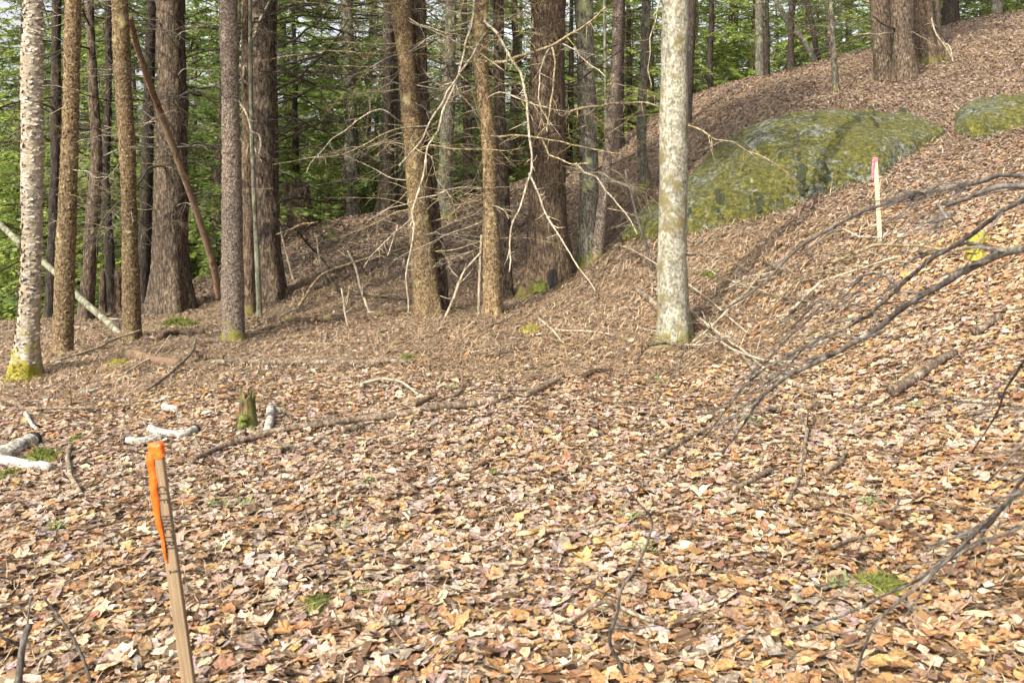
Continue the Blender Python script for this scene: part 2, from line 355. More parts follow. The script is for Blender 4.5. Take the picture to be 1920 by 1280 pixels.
def templates(kind, n, seed):
    r = np.random.default_rng(seed); out = []
    for i in range(n):
        if kind == 'hi':
            V, F = leaf_maple(seed+i) if i % 10 == 0 else leaf_oval([0, .16, .36, .6, .82, 1], r.uniform(.11, .33), seed+i)
        elif kind == 'mid': V, F = leaf_oval([0, .3, .68, 1], r.uniform(.24, .38), seed+i)
        else:
            wd = r.uniform(.28, .42); V = np.array([[-.5, 0, 0], [0, wd, 0], [.5, 0, 0], [0, -wd, 0]]); F = np.array([[0, 2, 1], [0, 3, 2]])
        out.append((curl(V, r), F))
    return out
PAL = np.array([(.43, .33, .225), (.36, .245, .15), (.31, .17, .075), (.25, .19, .16), (.13, .078, .048), (.41, .31, .23), (.37, .23, .10), (.32, .26, .23), (.20, .112, .064), (.54, .45, .34)])
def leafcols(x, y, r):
    """per leaf colour: greyer to the left, more orange to the right; greyer and darker with distance, for older leaves and painted hill shade"""
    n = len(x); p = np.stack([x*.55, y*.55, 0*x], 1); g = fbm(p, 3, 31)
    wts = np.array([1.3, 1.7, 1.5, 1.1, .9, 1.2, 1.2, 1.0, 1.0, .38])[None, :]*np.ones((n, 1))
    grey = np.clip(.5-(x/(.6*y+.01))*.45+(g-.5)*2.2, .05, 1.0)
    far = np.clip((y-8.5)/4.5, 0, 1)  # distance factor: older leaf tone, plus hill shade put into the colour
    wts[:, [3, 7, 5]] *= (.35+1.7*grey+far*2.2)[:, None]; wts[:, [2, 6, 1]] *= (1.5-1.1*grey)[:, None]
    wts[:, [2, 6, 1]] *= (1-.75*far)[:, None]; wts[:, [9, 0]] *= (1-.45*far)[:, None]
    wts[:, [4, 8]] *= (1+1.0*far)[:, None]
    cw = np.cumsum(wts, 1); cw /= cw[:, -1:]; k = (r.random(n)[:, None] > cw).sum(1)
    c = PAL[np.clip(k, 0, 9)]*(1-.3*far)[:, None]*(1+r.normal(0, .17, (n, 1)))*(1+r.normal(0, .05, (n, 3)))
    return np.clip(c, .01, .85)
def rotmats(yaw, tilt, tdir):
    cy, sy = np.cos(yaw), np.sin(yaw); z = 0*yaw; o = z+1
    Rz = np.stack([cy, -sy, z, sy, cy, z, z, z, o], 1).reshape(-1, 3, 3)
    ax = np.stack([np.cos(tdir), np.sin(tdir), z], 1); c, s = np.cos(tilt), np.sin(tilt)
    Kx = np.zeros((len(yaw), 3, 3)); Kx[:, 0, 2] = ax[:, 1]; Kx[:, 1, 2] = -ax[:, 0]; Kx[:, 2, 0] = -ax[:, 1]; Kx[:, 2, 1] = ax[:, 0]
    Rt = np.eye(3)[None]+s[:, None, None]*Kx+(1-c)[:, None, None]*(Kx@Kx)
    return Rt@Rz
def scatter(x, y, tmpl, r, size, lift, tiltsd):
    n = len(x); z = H(x, y); e_ = .06
    sx = (H(x+e_, y)-z)/e_; sy = (H(x, y+e_)-z)/e_
    Rm = rotmats(r.random(n)*6.283, np.minimum(np.abs(r.normal(0, tiltsd, n)), 1.25), r.random(n)*6.283)
    S = size*(.4+1.0*r.random(n)**.9); ti = r.integers(0, len(tmpl), n); lf = r.random(n)**1.3*lift
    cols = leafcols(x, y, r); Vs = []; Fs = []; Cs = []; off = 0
    for k, (V, F) in enumerate(tmpl):
        q = np.nonzero(ti == k)[0]
        if not len(q): continue
        P = np.einsum('nij,vj->nvi', Rm[q], V)*S[q][:, None, None]
        P[..., 2] += P[..., 0]*sx[q][:, None]+P[..., 1]*sy[q][:, None]
        P += np.stack([x[q], y[q], z[q]+lf[q]+.012], 1)[:, None, :]
        nv = len(V); Vs.append(P.reshape(-1, 3)); Fs.append((F[None]+off+(np.arange(len(q))*nv)[:, None, None]).reshape(-1, 3))
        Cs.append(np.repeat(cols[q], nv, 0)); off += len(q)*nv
    return np.concatenate(Vs), np.concatenate(Fs), np.concatenate(Cs)
def sample(y0, y1, dens, xmin, xmax, side, r):
    W = side*y1+1.6; n = int(dens*2*W*(y1-y0)); x = r.uniform(-W, W, n); y = r.uniform(y0, y1, n)
    k = (np.abs(x) < side*y+1.6) & (x > xmin) & (x < xmax); return x[k], y[k]
def needle_zone(x, y):
    """0..1, how much hemlock needles replace leaves on the floor"""
    g = fbm(np.stack([x*.5, y*.5, 0*x+3], 1), 3, 77)
    a_ = np.clip((y-7.0-.3*x+(g-.5)*3)/1.6, 0, 1)*np.clip((4.6-x)/2, 0, 1)*np.clip((15.5-y)/2, 0, 1)
    return np.clip(a_*(.45+1.1*g), 0, .93)
parts = []; r = np.random.default_rng(11)
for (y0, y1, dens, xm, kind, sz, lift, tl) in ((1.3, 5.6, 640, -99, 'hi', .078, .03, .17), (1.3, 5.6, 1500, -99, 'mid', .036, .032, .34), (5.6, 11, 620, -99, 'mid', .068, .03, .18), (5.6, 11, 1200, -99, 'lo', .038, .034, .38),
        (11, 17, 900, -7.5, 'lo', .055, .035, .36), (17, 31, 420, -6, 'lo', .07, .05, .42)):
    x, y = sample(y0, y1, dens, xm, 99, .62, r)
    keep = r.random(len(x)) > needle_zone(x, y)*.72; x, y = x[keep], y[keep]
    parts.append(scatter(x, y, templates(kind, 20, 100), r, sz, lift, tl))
off = 0; VV = []; FF = []; CC = []
for V, F, C in parts: VV.append(V); FF.append(F+off); CC.append(C); off += len(V)
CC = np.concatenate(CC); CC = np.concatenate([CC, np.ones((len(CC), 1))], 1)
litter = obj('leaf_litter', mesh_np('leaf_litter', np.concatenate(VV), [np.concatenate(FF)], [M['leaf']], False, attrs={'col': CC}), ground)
tag(litter, 'thick carpet of curled tan, orange and grey fallen leaves', None, kind='stuff')

# the largest fallen leaves, each an object of its own
lt = templates('hi', 30, 400); lmesh = []
for i in range(60):
    V, F = lt[i % 30]; c = leafcols(np.array([r.uniform(-1.5, 1.5)]), np.array([3.0]), r)[0]
    lmesh.append(mesh_np('leaf', V, [F], [M['leaf']], False, attrs={'col': np.tile([*c, 1], (len(V), 1))}))
for i in range(300):
    Y = 2.55+r.random()**1.4*1.9; x = r.uniform(-1, 1)*.6*Y; s = r.uniform(.07, .105)
    o = obj('leaf', lmesh[i % 60], ground, (x, Y, Hs(x, Y)+.036), (r.normal(0, .16), r.normal(0, .16), r.random()*6.28), (s, s, s))

# needle and twig litter: too fine to count
def straws(n, xr, yr, ln, wd, r, zone=True, lift=.05):
    x = r.uniform(*xr, n); y = r.uniform(*yr, n)
    k = np.abs(x) < .62*y+1.5
    if zone: k &= r.random(n) < needle_zone(x, y)*1.2+.08
    x, y = x[k], y[k]; n = len(x); az = r.random(n)*6.283; L_ = ln*r.uniform(.4, 1.6, n)
    d = np.stack([np.cos(az), np.sin(az)], 1); a0 = np.stack([x, y], 1); a1 = a0+d*L_[:, None]
    z0 = H(a0[:, 0], a0[:, 1])+r.random(n)*lift+.012; z1 = H(a1[:, 0], a1[:, 1])+r.random(n)*lift*1.3+.012
    p = np.stack([-d[:, 1], d[:, 0]], 1)*wd*.5
    m_ = np.concatenate([(a0+a1)/2, ((z0+z1)/2+wd)[:, None]], 1)+np.concatenate([r.normal(0, 1, (n, 2))*L_[:, None]*.08, np.zeros((n, 1))], 1)
    V = np.stack([np.c_[a0-p, z0], np.c_[a0+p, z0], np.c_[m_[:, :2]-p, m_[:, 2]], np.c_[m_[:, :2]+p, m_[:, 2]], np.c_[a1, z1]], 1)
    b = (np.arange(n)*5)[:, None]
    F = np.concatenate([b+np.array([[0, 1, 3]]), b+np.array([[0, 3, 2]]), b+np.array([[2, 3, 4]])])
    g = r.random((n, 1)); c = np.array([[.15, .105, .068]])*(1-g)+np.array([[.52, .40, .27]])*g**1.3
    return V.reshape(-1, 3), F, np.repeat(np.c_[c, np.ones(n)], 5, 0)
S1 = straws(85000, (-8, 5), (7.6, 16), .11, .007, r); S2 = straws(48000, (-6, 7), (2, 10), .085, .0032, r, False, .045); S3 = straws(16000, (-1, 14), (9, 24), .22, .012, r, False, .08)
off = 0; VV = []; FF = []; CC = []
for V, F, C in (S1, S2, S3): VV.append(V); FF.append(F+off); CC.append(C); off += len(V)
tw = obj('twig_litter', mesh_np('twig_litter', np.concatenate(VV), [np.concatenate(FF)], [M['leaf']], False, attrs={'col': np.concatenate(CC)}), ground)
tag(tw, 'fine brown needles and twig fragments strewn over the forest floor', None, kind='stuff')

# ------------------------------------------------------------------ boulders
def rock_slab(name, bot, top, label, bulge, lip, seed, topY=None):
    nu, nv = 90, 46
    Bp = np.array([ray(*p) for p in bot]); Tp = np.array([ray(*p) for p in top]) if topY is None else np.array([PX(*p, yy) for p, yy in zip(top, topY)])
    B = spline(Bp, nu); T = spline(Tp, nu); V = np.zeros((nv, nu, 3))
    ups = np.array([0, 0, 1.0])
    for j in range(nv):
        v = -.18+1.36*j/(nv-1); u = np.linspace(0, 1, nu)
        P = B*(1-v)+T*v; out = np.cross(T-B, np.gradient(B, axis=0)); out /= np.linalg.norm(out, axis=1)[:, None]+1e-9
        out *= np.sign(out[:, 2:3]+1e-9)
        vv = np.clip(v, 0, 1); prof = (np.sin(np.pi*vv**.62))**.7 if 0 < v < 1 else 0
        endp = np.clip(np.sin(np.pi*np.clip(u*.98+.01, 0, 1)), 0, 1)**.45
        P = P+out*(bulge*prof*endp)[:, None]
        if v < 0 or v > 1: P = P-np.outer(np.full(nu, (abs(v-.5)-.5)*2.8), ups)
        V[j] = P
    Vf = V.reshape(-1, 3); d = (fbm(Vf*.9, 3, seed)-.5)*.16+(fbm(Vf*4, 3, seed+3)-.5)*.2+(np.abs(fbm(Vf*np.array([2.2, 1, 1])+4, 3, seed+8)-.5)-.1)*.16; 
    edge = np.clip(np.minimum(np.arange(nv), nv-1-np.arange(nv))/8, 0, 1)
    Vf = Vf+np.array([-.15, -.65, .75])*(d*np.repeat(edge, nu))[:, None]
    i = np.arange(nv-1)[:, None]*nu; j = np.arange(nu-1)[None, :]
    Q = np.stack([i+j, i+j+1, i+nu+j+1, i+nu+j], -1).reshape(-1, 4)
    rim = np.concatenate([np.arange(nu), np.arange(1, nv)*nu+nu-1, (nv-1)*nu+np.arange(nu-2, -1, -1), np.arange(nv-2, 0, -1)*nu])
    c = Vf.mean(0)+np.array([.3, 1.2, -1.4]); Vf = np.concatenate([Vf, [c]]); k = np.arange(len(rim))
    T_ = np.stack([np.full(len(rim), len(Vf)-1), rim[(k+1) % len(rim)], rim], 1)
    base = B.mean(0); root = empty(name, base, label, 'boulder')
    obj('stone', mesh_np('stone', Vf-base, [Q, T_], [M['rock']]), root)
    return root, Vf[:-1].reshape(nv, nu, 3)
def moss_lump(n, r_, flatn, mat, seed, blades=0):
    rr = np.random.default_rng(seed); nu, nv = 18, 8; V = [[0, 0, flatn*r_]]
    for j in range(1, nv+1):
        a_ = j/nv*1.75
        for i in range(nu):
            t = i/nu*6.283; V.append([math.sin(a_)*math.cos(t)*r_, math.sin(a_)*math.sin(t)*r_, math.cos(a_)*flatn*r_])
    V = np.array(V); V += (fbm(V/r_*2.2+seed, 3, seed)[:, None]-.5)*np.array([[.55, .55, .5*flatn]])*r_*np.sign(V+1e-9)
    T = [[0, 1+i, 1+(i+1) % nu] for i in range(nu)]; Q = [[1+j*nu+i, 1+(j+1)*nu+i, 1+(j+1)*nu+(i+1) % nu, 1+j*nu+(i+1) % nu] for j in range(nv-1) for i in range(nu)]
    g = Geo(); g.add(V, Q, T)
    if blades:
        k = rr.integers(0, 1+nu*(nv-2), blades); P = V[k]; d = P/np.array([[1, 1, flatn]]); d = d/(np.linalg.norm(d, axis=1)[:, None]+1e-6)+rr.normal(0, .55, (blades, 3)); d[:, 2] = np.abs(d[:, 2])
        s = rr.normal(0, 1, (blades, 3)); L_ = r_*rr.uniform(.10, .24, (blades, 1))
        P = P+rr.normal(0, .03, (blades, 3))*r_
        BV = np.stack([P-s*r_*.02, P+s*r_*.02, P+d*L_], 1).reshape(-1, 3); g.add(BV, None, np.arange(blades*3).reshape(-1, 3))
    return g.mesh(n, [mat])
rockA, gridA = rock_slab('mossy_boulder', [(1168,460),(1230,450),(1290,444),(1350,432),(1410,416),(1475,396),(1530,368),(1590,350),(1640,336),(1690,304),(1745,272),(1772,258)],
    [(1166,452),(1205,400),(1255,360),(1305,315),(1350,272),(1400,240),(1460,218),(1520,208),(1600,206),(1680,210),(1735,226),(1770,250)],
    'long moss-covered grey slab of rock bulging from the hillside behind the pale trunk', .34, .3, 3, [13.2, 13.8, 14.2, 14.5, 14.9, 15.1, 15.2, 15.2, 15.4, 15.6, 15.0, 14.1])
rockB, gridB = rock_slab('mossy_boulder', [(1788,252),(1825,262),(1860,258),(1900,244),(1960,240)], [(1788,240),(1815,200),(1850,190),(1900,186),(1960,186)],
    'smaller rock outcrop with yellow moss and white lichen higher up the slope', .3, .2, 9)
def nearest_on(grid, px, py):
    G = grid.reshape(-1, 3); u = 960+G[:, 0]/G[:, 1]*FPX; v = HOR-(G[:, 2]-EYE)/G[:, 1]*FPX
    return G[np.argmin((u-px)**2+(v-py)**2)]
for i, (px, py, rad) in enumerate([(1500,302,.10),(1502,325,.12),(1506,348,.10),(1552,320,.11),(1545,340,.09),(1350,372,.11),(1348,392,.08),(1424,375,.10),(1426,398,.10),(1410,372,.06),(1466,400,.05),(1478,345,.06),(1398,325,.06),(1292,398,.09),(1640,222,.16),(1690,216,.14)]):
    rr_ = np.random.default_rng(70+i)
    for q_ in range(4):
        p = nearest_on(gridA, px+rr_.normal(0, 3.5), py+(q_-1.5)*rad*62+rr_.normal(0, 2))-np.array(rockA.location)
        obj('moss_tuft', moss_lump('moss_tuft', rad*rr_.uniform(.35, .62), .14, M['moss_dark'], 20+i*5+q_, 160), rockA, p, (R(48), 0, rr_.normal(0, .3)), (rr_.uniform(.6, 1.1), rr_.uniform(1, 1.7), 1))

# ------------------------------------------------------------------ trees
def bark_disp(kind, r0, base_z, flare, seed):
    def f(P, th, ring):
        h = P[:, 2]-base_z; r_ = np.random.default_rng(seed); d = 0
        if kind == 'hemlock':
            q = P*np.array([20, 20, 4.5])+seed; n = fbm(q, 3, seed); d = (1-np.abs(2*n-1))*.030-.017+(fbm(P*np.array([42, 42, 10]), 2, seed)-.5)*.022
        elif kind == 'scaly':
            q = P*np.array([42, 42, 30])+seed; d = (fbm(q, 2, seed)-.5)*.028
        elif kind == 'birch': d = (fbm(P*np.array([20, 20, 38])+seed, 2, seed)-.5)*.012
        elif kind == 'smooth': d = (fbm(P*6+seed, 3, seed)-.5)*.014
        d = d*min(1.0, r0/.13+.15)+(fbm(P*1.7+seed, 2, seed+2)-.5)*r0*.22
        ph = r_.uniform(0, 6.28, 3)
        lob = .55+.45*np.sin(4*th+ph[0])+.35*np.sin(7*th+ph[1])
        return d+1.35*flare*r0*np.exp(-np.clip(h, -.2, 9)/(.10+r0*.9))*np.clip(lob, 0, 2)
    return f
def trunk_mesh(pts3, rads, kind, mat, seed, flare, origin, vis_top):
    P = np.c_[np.asarray(pts3, float), rads]; P = P[::-1]                     # base first
    b = P[0].copy(); b[:3] += (b[:3]-P[1][:3])/np.linalg.norm(b[:3]-P[1][:3])*.35; P = np.concatenate([[b], P])
    L_ = np.linalg.norm(np.diff(P[:, :3], axis=0), axis=1).sum(); rmax = P[:, 3].max()
    n = int(max(30, min(260, L_/max(.022, rmax*.16)))); S = spline(P, n)
    g = Geo(); sides = int(np.clip(rmax/.0055, 10, 56)); g.add(*tube(S[:, :3], S[:, 3], sides, bark_disp(kind, rmax, P[1][2], flare, seed)))
    # upper stem, out of the picture
    t = S[-1, :3]-S[-12, :3]; t /= np.linalg.norm(t); r1 = S[-1, 3]; top = S[-1, :3]+np.array([t[0]*.5, t[1]*.5, 1])*(max(2.0, 11.0-S[-1, 2]))*min(1, r1/.08+.25)
    U = spline(np.array([[*S[-1, :3], r1], [*(S[-1, :3]*.5+top*.5), r1*.7], [*top, r1*.2]]), 12); g.add(*tube(U[:, :3], U[:, 3], max(8, sides//3)))
    return g.mesh('trunk', [mat], off=origin), top
TREES = {}
def tree(key, name, label, pts, kind, mat, flare=.5, Y=None, group=None, dz=0.0):
    bx, by = pts[-1][0], pts[-1][1]
    if Y is None: x, Y, z = ray(bx, by)
    x = (bx-960)/FPX*Y; z = Hs(x, Y); root = empty(name, (x, Y, z), label, 'tree', group)
    P3 = []; rd = []
    for k, (px, py, wp) in enumerate(pts):
        p = list(PX(px, py, Y)); 
        if k == len(pts)-1: p[2] = z
        P3.append(p); rd.append(wp*.95/2/FPX*Y)
    ext = np.array(P3[0])-np.array(P3[1]); ext = ext/np.linalg.norm(ext)*.6; P3 = [list(np.array(P3[0])+ext)]+P3; rd = [rd[0]]+rd
    me, top = trunk_mesh(P3, rd, kind, M[mat], hash(key) % 97 if False else sum(map(ord, key))*7 % 97, flare, (x, Y, z), 0)
    obj('trunk', me, root); TREES[key] = dict(root=root, Y=Y, base=(x, Y, z), pts=P3, rd=rd, top=top)
    return root
def on_trunk(key, z):
    T = TREES[key]; P = np.array(T['pts'])[::-1]; rd = np.array(T['rd'])[::-1]; zz = P[:, 2]
    return np.interp(z, zz, P[:, 0]), np.interp(z, zz, P[:, 1]), np.interp(z, zz, rd)

tree('birch', 'birch_tree', 'silvery birch with peeling bark and bright yellow moss around its foot', [(62,0,36),(58,200,39),(60,330,38),(58,500,37),(52,620,40),(47,712,50)], 'birch', 'birch', .35)
tree('gold', 'spruce_tree', 'golden-brown straight trunk with flaky bark standing beside the silvery birch', [(137,0,29),(134,160,30),(129,320,33),(122,500,36),(118,667,36)], 'scaly', 'scaly', .15)
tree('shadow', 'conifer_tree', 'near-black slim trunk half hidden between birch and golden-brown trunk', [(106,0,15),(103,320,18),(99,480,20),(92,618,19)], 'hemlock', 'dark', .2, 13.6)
tree('crook', 'conifer_tree', 'brown crooked trunk swelling low down in front of the broken snags', [(168,0,14),(174,160,16),(181,300,20),(172,430,24),(168,500,24),(160,612,27)], 'hemlock', 'hemlock', .3, 13.2)
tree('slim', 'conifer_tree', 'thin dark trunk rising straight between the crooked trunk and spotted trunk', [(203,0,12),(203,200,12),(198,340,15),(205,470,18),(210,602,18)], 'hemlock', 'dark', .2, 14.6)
tree('scale', 'spruce_tree', 'golden-brown flaky trunk with the broken orange pole leaning on it', [(224,0,31),(231,160,31),(240,320,30),(244,480,30),(248,640,34)], 'scaly', 'scaly', .12)
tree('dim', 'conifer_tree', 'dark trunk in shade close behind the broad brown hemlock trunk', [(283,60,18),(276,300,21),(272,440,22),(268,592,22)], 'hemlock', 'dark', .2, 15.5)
tree('broad', 'hemlock_tree', 'broad dark brown hemlock trunk with spreading root at the crest', [(319,0,54),(322,160,56),(322,320,59),(321,450,62),(322,590,70)], 'hemlock', 'hemlock', .45)
tree('speck', 'spruce_tree', 'grey-brown trunk with speckled scaly bark and a mossy yellowish foot', [(427,0,32),(431,160,34),(434,320,37),(436,480,40),(437,642,45)], 'scaly', 'scaly_grey', .1)
tree('pole', 'sapling', 'slender smooth grey-green pole growing against the straight dark hemlock', [(469,0,8),(471,200,9),(477,380,9),(482,480,10),(487,592,11)], 'smooth', 'pole', .1, 12.6)
tree('straight', 'hemlock_tree', 'straight dark brown hemlock with bare boughs, behind the grey-green pole', [(495,0,49),(495,160,50),(496,320,52),(497,450,58),(498,562,66)], 'hemlock', 'hemlock', .4)
tree('twin', 'hemlock_tree', 'narrow mossy-footed trunk hidden behind the slender grey-green pole', [(463,150,20),(465,330,22),(466,450,24),(466,590,27)], 'hemlock', 'hemlock_moss', .2, 13.0)
tree('fused', 'spruce_tree', 'leaning trunk with rough flaky bark, fused with its smoother companion stem', [(750,0,37),(765,150,36),(779,300,42),(790,450,46),(803,592,56)], 'scaly', 'scaly', .2)
tree('mate', 'hemlock_tree', 'smoother brown stem leaning behind and fused to the flaky leaning trunk', [(781,0,32),(788,150,27),(801,300,26),(815,450,28),(829,575,32)], 'hemlock', 'hemlock', .2, TREES['fused']['Y']+.35)
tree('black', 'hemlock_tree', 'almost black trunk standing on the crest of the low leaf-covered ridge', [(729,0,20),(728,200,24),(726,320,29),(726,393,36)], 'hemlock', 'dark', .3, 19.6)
tree('blackmate', 'conifer_tree', 'thin mossy trunk just beside the almost black trunk on the ridge', [(742,0,9),(745,200,10),(752,393,14)], 'hemlock', 'grey', .2, 19.9)
tree('ridge', 'hemlock_tree', 'grey-brown trunk with green tinge rooted behind the ridge between leaning trunks', [(846,0,21),(842,160,23),(836,300,25),(833,405,32)], 'hemlock', 'grey', .3, 18.6)
tree('kink', 'spruce_tree', 'kinked brown trunk with many dead pale twigs next to a white stick', [(903,0,27),(902,130,27),(915,250,28),(918,340,28),(920,450,32),(925,592,38)], 'scaly', 'scaly', .15)
tree('kinkmate', 'conifer_tree', 'shaded brown trunk rising close behind the kinked twiggy trunk', [(934,0,20),(936,160,20),(942,330,23),(950,540,26)], 'hemlock', 'hemlock', .25, 13.2)
tree('giant', 'hemlock_tree', 'thickest hemlock, reddish furrowed bark and a black hollow at its foot', [(1028,0,64),(1026,160,66),(1027,320,70),(1027,430,76),(1032,542,88)], 'hemlock', 'hemlock_moss', .42)
tree('ash', 'maple_tree', 'grey-green trunk with mossy foot, right behind the thin leaning brown stem', [(1094,0,33),(1100,160,35),(1104,320,35),(1104,430,36),(1103,496,40)], 'hemlock', 'grey', .2)
tree('lean', 'conifer_tree', 'thin brown stem leaning across in front of the grey-green trunk', [(1159,0,19),(1154,130,20),(1141,280,20),(1128,400,21),(1119,503,23)], 'scaly', 'scaly_grey', .1, TREES['ash']['Y']-.25)
tree('leandark', 'conifer_tree', 'dark straight trunk seen between the leaning stem and the bent stem', [(1164,0,16),(1160,160,20),(1157,270,24)], 'hemlock', 'dark', .2, 24.0)
tree('bright', 'sapling', 'sunlit very thin pale stem behind the grey-green trunk', [(1133,0,6),(1135,160,6),(1138,300,7)], 'smooth', 'pole', .1, 22.0)
tree('bent', 'maple_tree', 'bent grey-brown stem rooted on the slope left of the pale lichen-spotted trunk', [(1212,0,15),(1208,120,15),(1203,210,16),(1204,280,17),(1211,352,21)], 'hemlock', 'grey', .3)
tree('maple', 'maple_tree', 'pale cream-grey maple trunk with round olive lichen patches', [(1266,0,51),(1263,160,53),(1262,320,54),(1261,480,57),(1262,600,58),(1264,645,60)], 'smooth', 'maple', .3)
tree('behind', 'conifer_tree', 'dark slim trunk mostly covered by the pale lichen-spotted maple', [(1299,0,13),(1295,100,14),(1289,215,15)], 'hemlock', 'dark', .2, 22.0)
tree('crestA', 'conifer_tree', 'thin black trunk on the hill crest with a grey bough lying at its foot', [(1438,0,8),(1438,80,9),(1437,142,11)], 'hemlock', 'dark', .2, 25.5)
tree('crestB', 'conifer_tree', 'thin black bare-branched trunk next along the hill crest', [(1484,0,10),(1483,70,11),(1482,128,14)], 'hemlock', 'dark', .2, 25.5)
tree('crestC', 'birch_tree', 'grey leaning trunk crossing behind the thin black trunks of the crest', [(1455,0,10),(1480,45,10),(1512,85,11),(1530,118,11)], 'smooth', 'grey', .1, 27.5)
tree('crestD', 'conifer_tree', 'faint grey trunk with mottled bark beyond the hill crest', [(1424,0,15),(1424,80,16),(1425,140,17)], 'hemlock', 'grey', .2, 27.5)
tree('crestE', 'conifer_tree', 'dark leaning trunk deep beyond the crest, left of the thin lone stem', [(1512,0,8),(1525,60,9),(1535,118,10)], 'hemlock', 'dark', .2, 27.8)
tree('lone', 'sapling', 'thin lone stem on the bare slope above the long mossy rock', [(1558,0,8),(1562,80,9),(1567,172,12)], 'hemlock', 'grey', .3, group=None)
tree('pairA', 'hemlock_tree', 'shaded trunk of the hemlock pair above the mossy rock', [(1651,0,38),(1655,80,38),(1662,150,40)], 'hemlock', 'hemlock', .1, 20.7)
tree('pairB', 'hemlock_tree', 'front trunk of the hemlock pair above the mossy rock, branch stubs showing', [(1690,0,38),(1693,80,40),(1697,152,44)], 'hemlock', 'hemlock', .12, 20.3)
tree('flared', 'hemlock_tree', 'light tan trunk with flared mossy root beside the hemlock pair', [(1729,0,32),(1735,60,38),(1746,112,46)], 'hemlock', 'hemlock_moss', .4, 22.4)
tree('flaredmate', 'conifer_tree', 'brown trunk touching the light tan trunk with flared root', [(1753,0,22),(1753,50,22),(1756,85,24)], 'hemlock', 'hemlock', .2, 23.2)
tree('top', 'conifer_tree', 'dark thick trunk at the very top of the slope', [(1783,-30,26),(1783,0,27),(1784,28,28)], 'hemlock', 'dark', .2, 29.0)
tree('topB', 'conifer_tree', 'olive-brown trunk beyond the slope behind low dark boughs', [(1870,-40,18),(1870,-10,18),(1869,20,20)], 'hemlock', 'grey', .2, 31.0)

# peeling curls on the birch, flakes on the scaly trunks: joined, too many to count
def flakes(key, n, size, mat, seed, name='bark_flakes', zmax=6):
    T = TREES[key]; rr = np.random.default_rng(seed); b = np.array(T['base']); z = b[2]+rr.random(n)*zmax+.1; th = rr.random(n)*6.283
    P = np.array(T['pts'])[::-1]; rd = np.array(T['rd'])[::-1]
    x = np.interp(z, P[:, 2], P[:, 0]); y = np.interp(z, P[:, 2], P[:, 1]); rad = np.interp(z, P[:, 2], rd)
    o = np.stack([np.cos(th), np.sin(th), 0*th], 1); tn = np.stack([-np.sin(th), np.cos(th), 0*th], 1); up = np.array([[0, 0, 1.0]])
    c = np.stack([x, y, z], 1)+o*(rad*1.0)[:, None]; s = size*rr.uniform(.4, 1.4, (n, 1)); wv = s*rr.uniform(.25, .8, (n, 1)); tilt = rr.uniform(-.6, .6, (n, 1)); lift = rr.uniform(.2, .9, (n, 1))
    d = tn*np.cos(tilt)+up*np.sin(tilt); e2 = np.cross(o, d)
    V = np.stack([c-d*s*.5+e2*wv*.5-o*.004, c-d*s*.5-e2*wv*.5-o*.004, c+d*s*.1+e2*wv*.5+o*s*lift*.18, c+d*s*.1-e2*wv*.45+o*s*lift*.18, c+d*s*.45+e2*wv*.3+o*s*lift*.55], 1).reshape(-1, 3)-b
    k = (np.arange(n)*5)[:, None]; F = np.concatenate([k+np.array([[0, 1, 3]]), k+np.array([[0, 3, 2]]), k+np.array([[2, 3, 4]])])
    o_ = obj(name, mesh_np(name, V, [F], [M[mat]], False), T['root']); o_['kind'] = 'stuff'
flakes('birch', 1500, .05, 'birch', 1, 'bark_curls', 3.6)
for k_, n_ in (('gold', 1500), ('scale', 1500), ('fused', 1800), ('kink', 1300)): flakes(k_, n_, .026, 'scaly', 3+n_, zmax=4.2)
flakes('speck', 2000, .024, 'scaly_grey', 8, zmax=4.2)
# flat black lump painting the dark inside of the hole in the giant's foot
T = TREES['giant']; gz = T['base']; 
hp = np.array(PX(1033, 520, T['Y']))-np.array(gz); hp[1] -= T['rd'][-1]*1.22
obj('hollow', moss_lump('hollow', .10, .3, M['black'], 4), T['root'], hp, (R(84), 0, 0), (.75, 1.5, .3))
for i, (px, py, s) in enumerate([(1012, 533, .13), (1058, 528, .12)]):
    hp = np.array(PX(px, py, T['Y']))-np.array(gz); hp[1] -= T['rd'][-1]*1.0; hp[2] = .02
    obj('moss_tuft', moss_lump('moss_tuft', s, .9, M['moss'], 5+i, 500), T['root'], hp)

T = TREES['birch']
for i, (a_, hz_, s_) in enumerate([(4.2, .03, .07), (4.8, .06, .065), (5.4, .02, .07), (3.6, .02, .06), (4.6, .15, .05), (5.1, .12, .045)]):
    rr_ = T['rd'][-1]*(1.15-.6*hz_); obj('moss_tuft', moss_lump('moss_tuft', s_, .5, M['moss_yellow'], 90+i, 500), T['root'], (math.cos(a_)*rr_, math.sin(a_)*rr_, hz_), (R(70), 0, a_+R(90)))
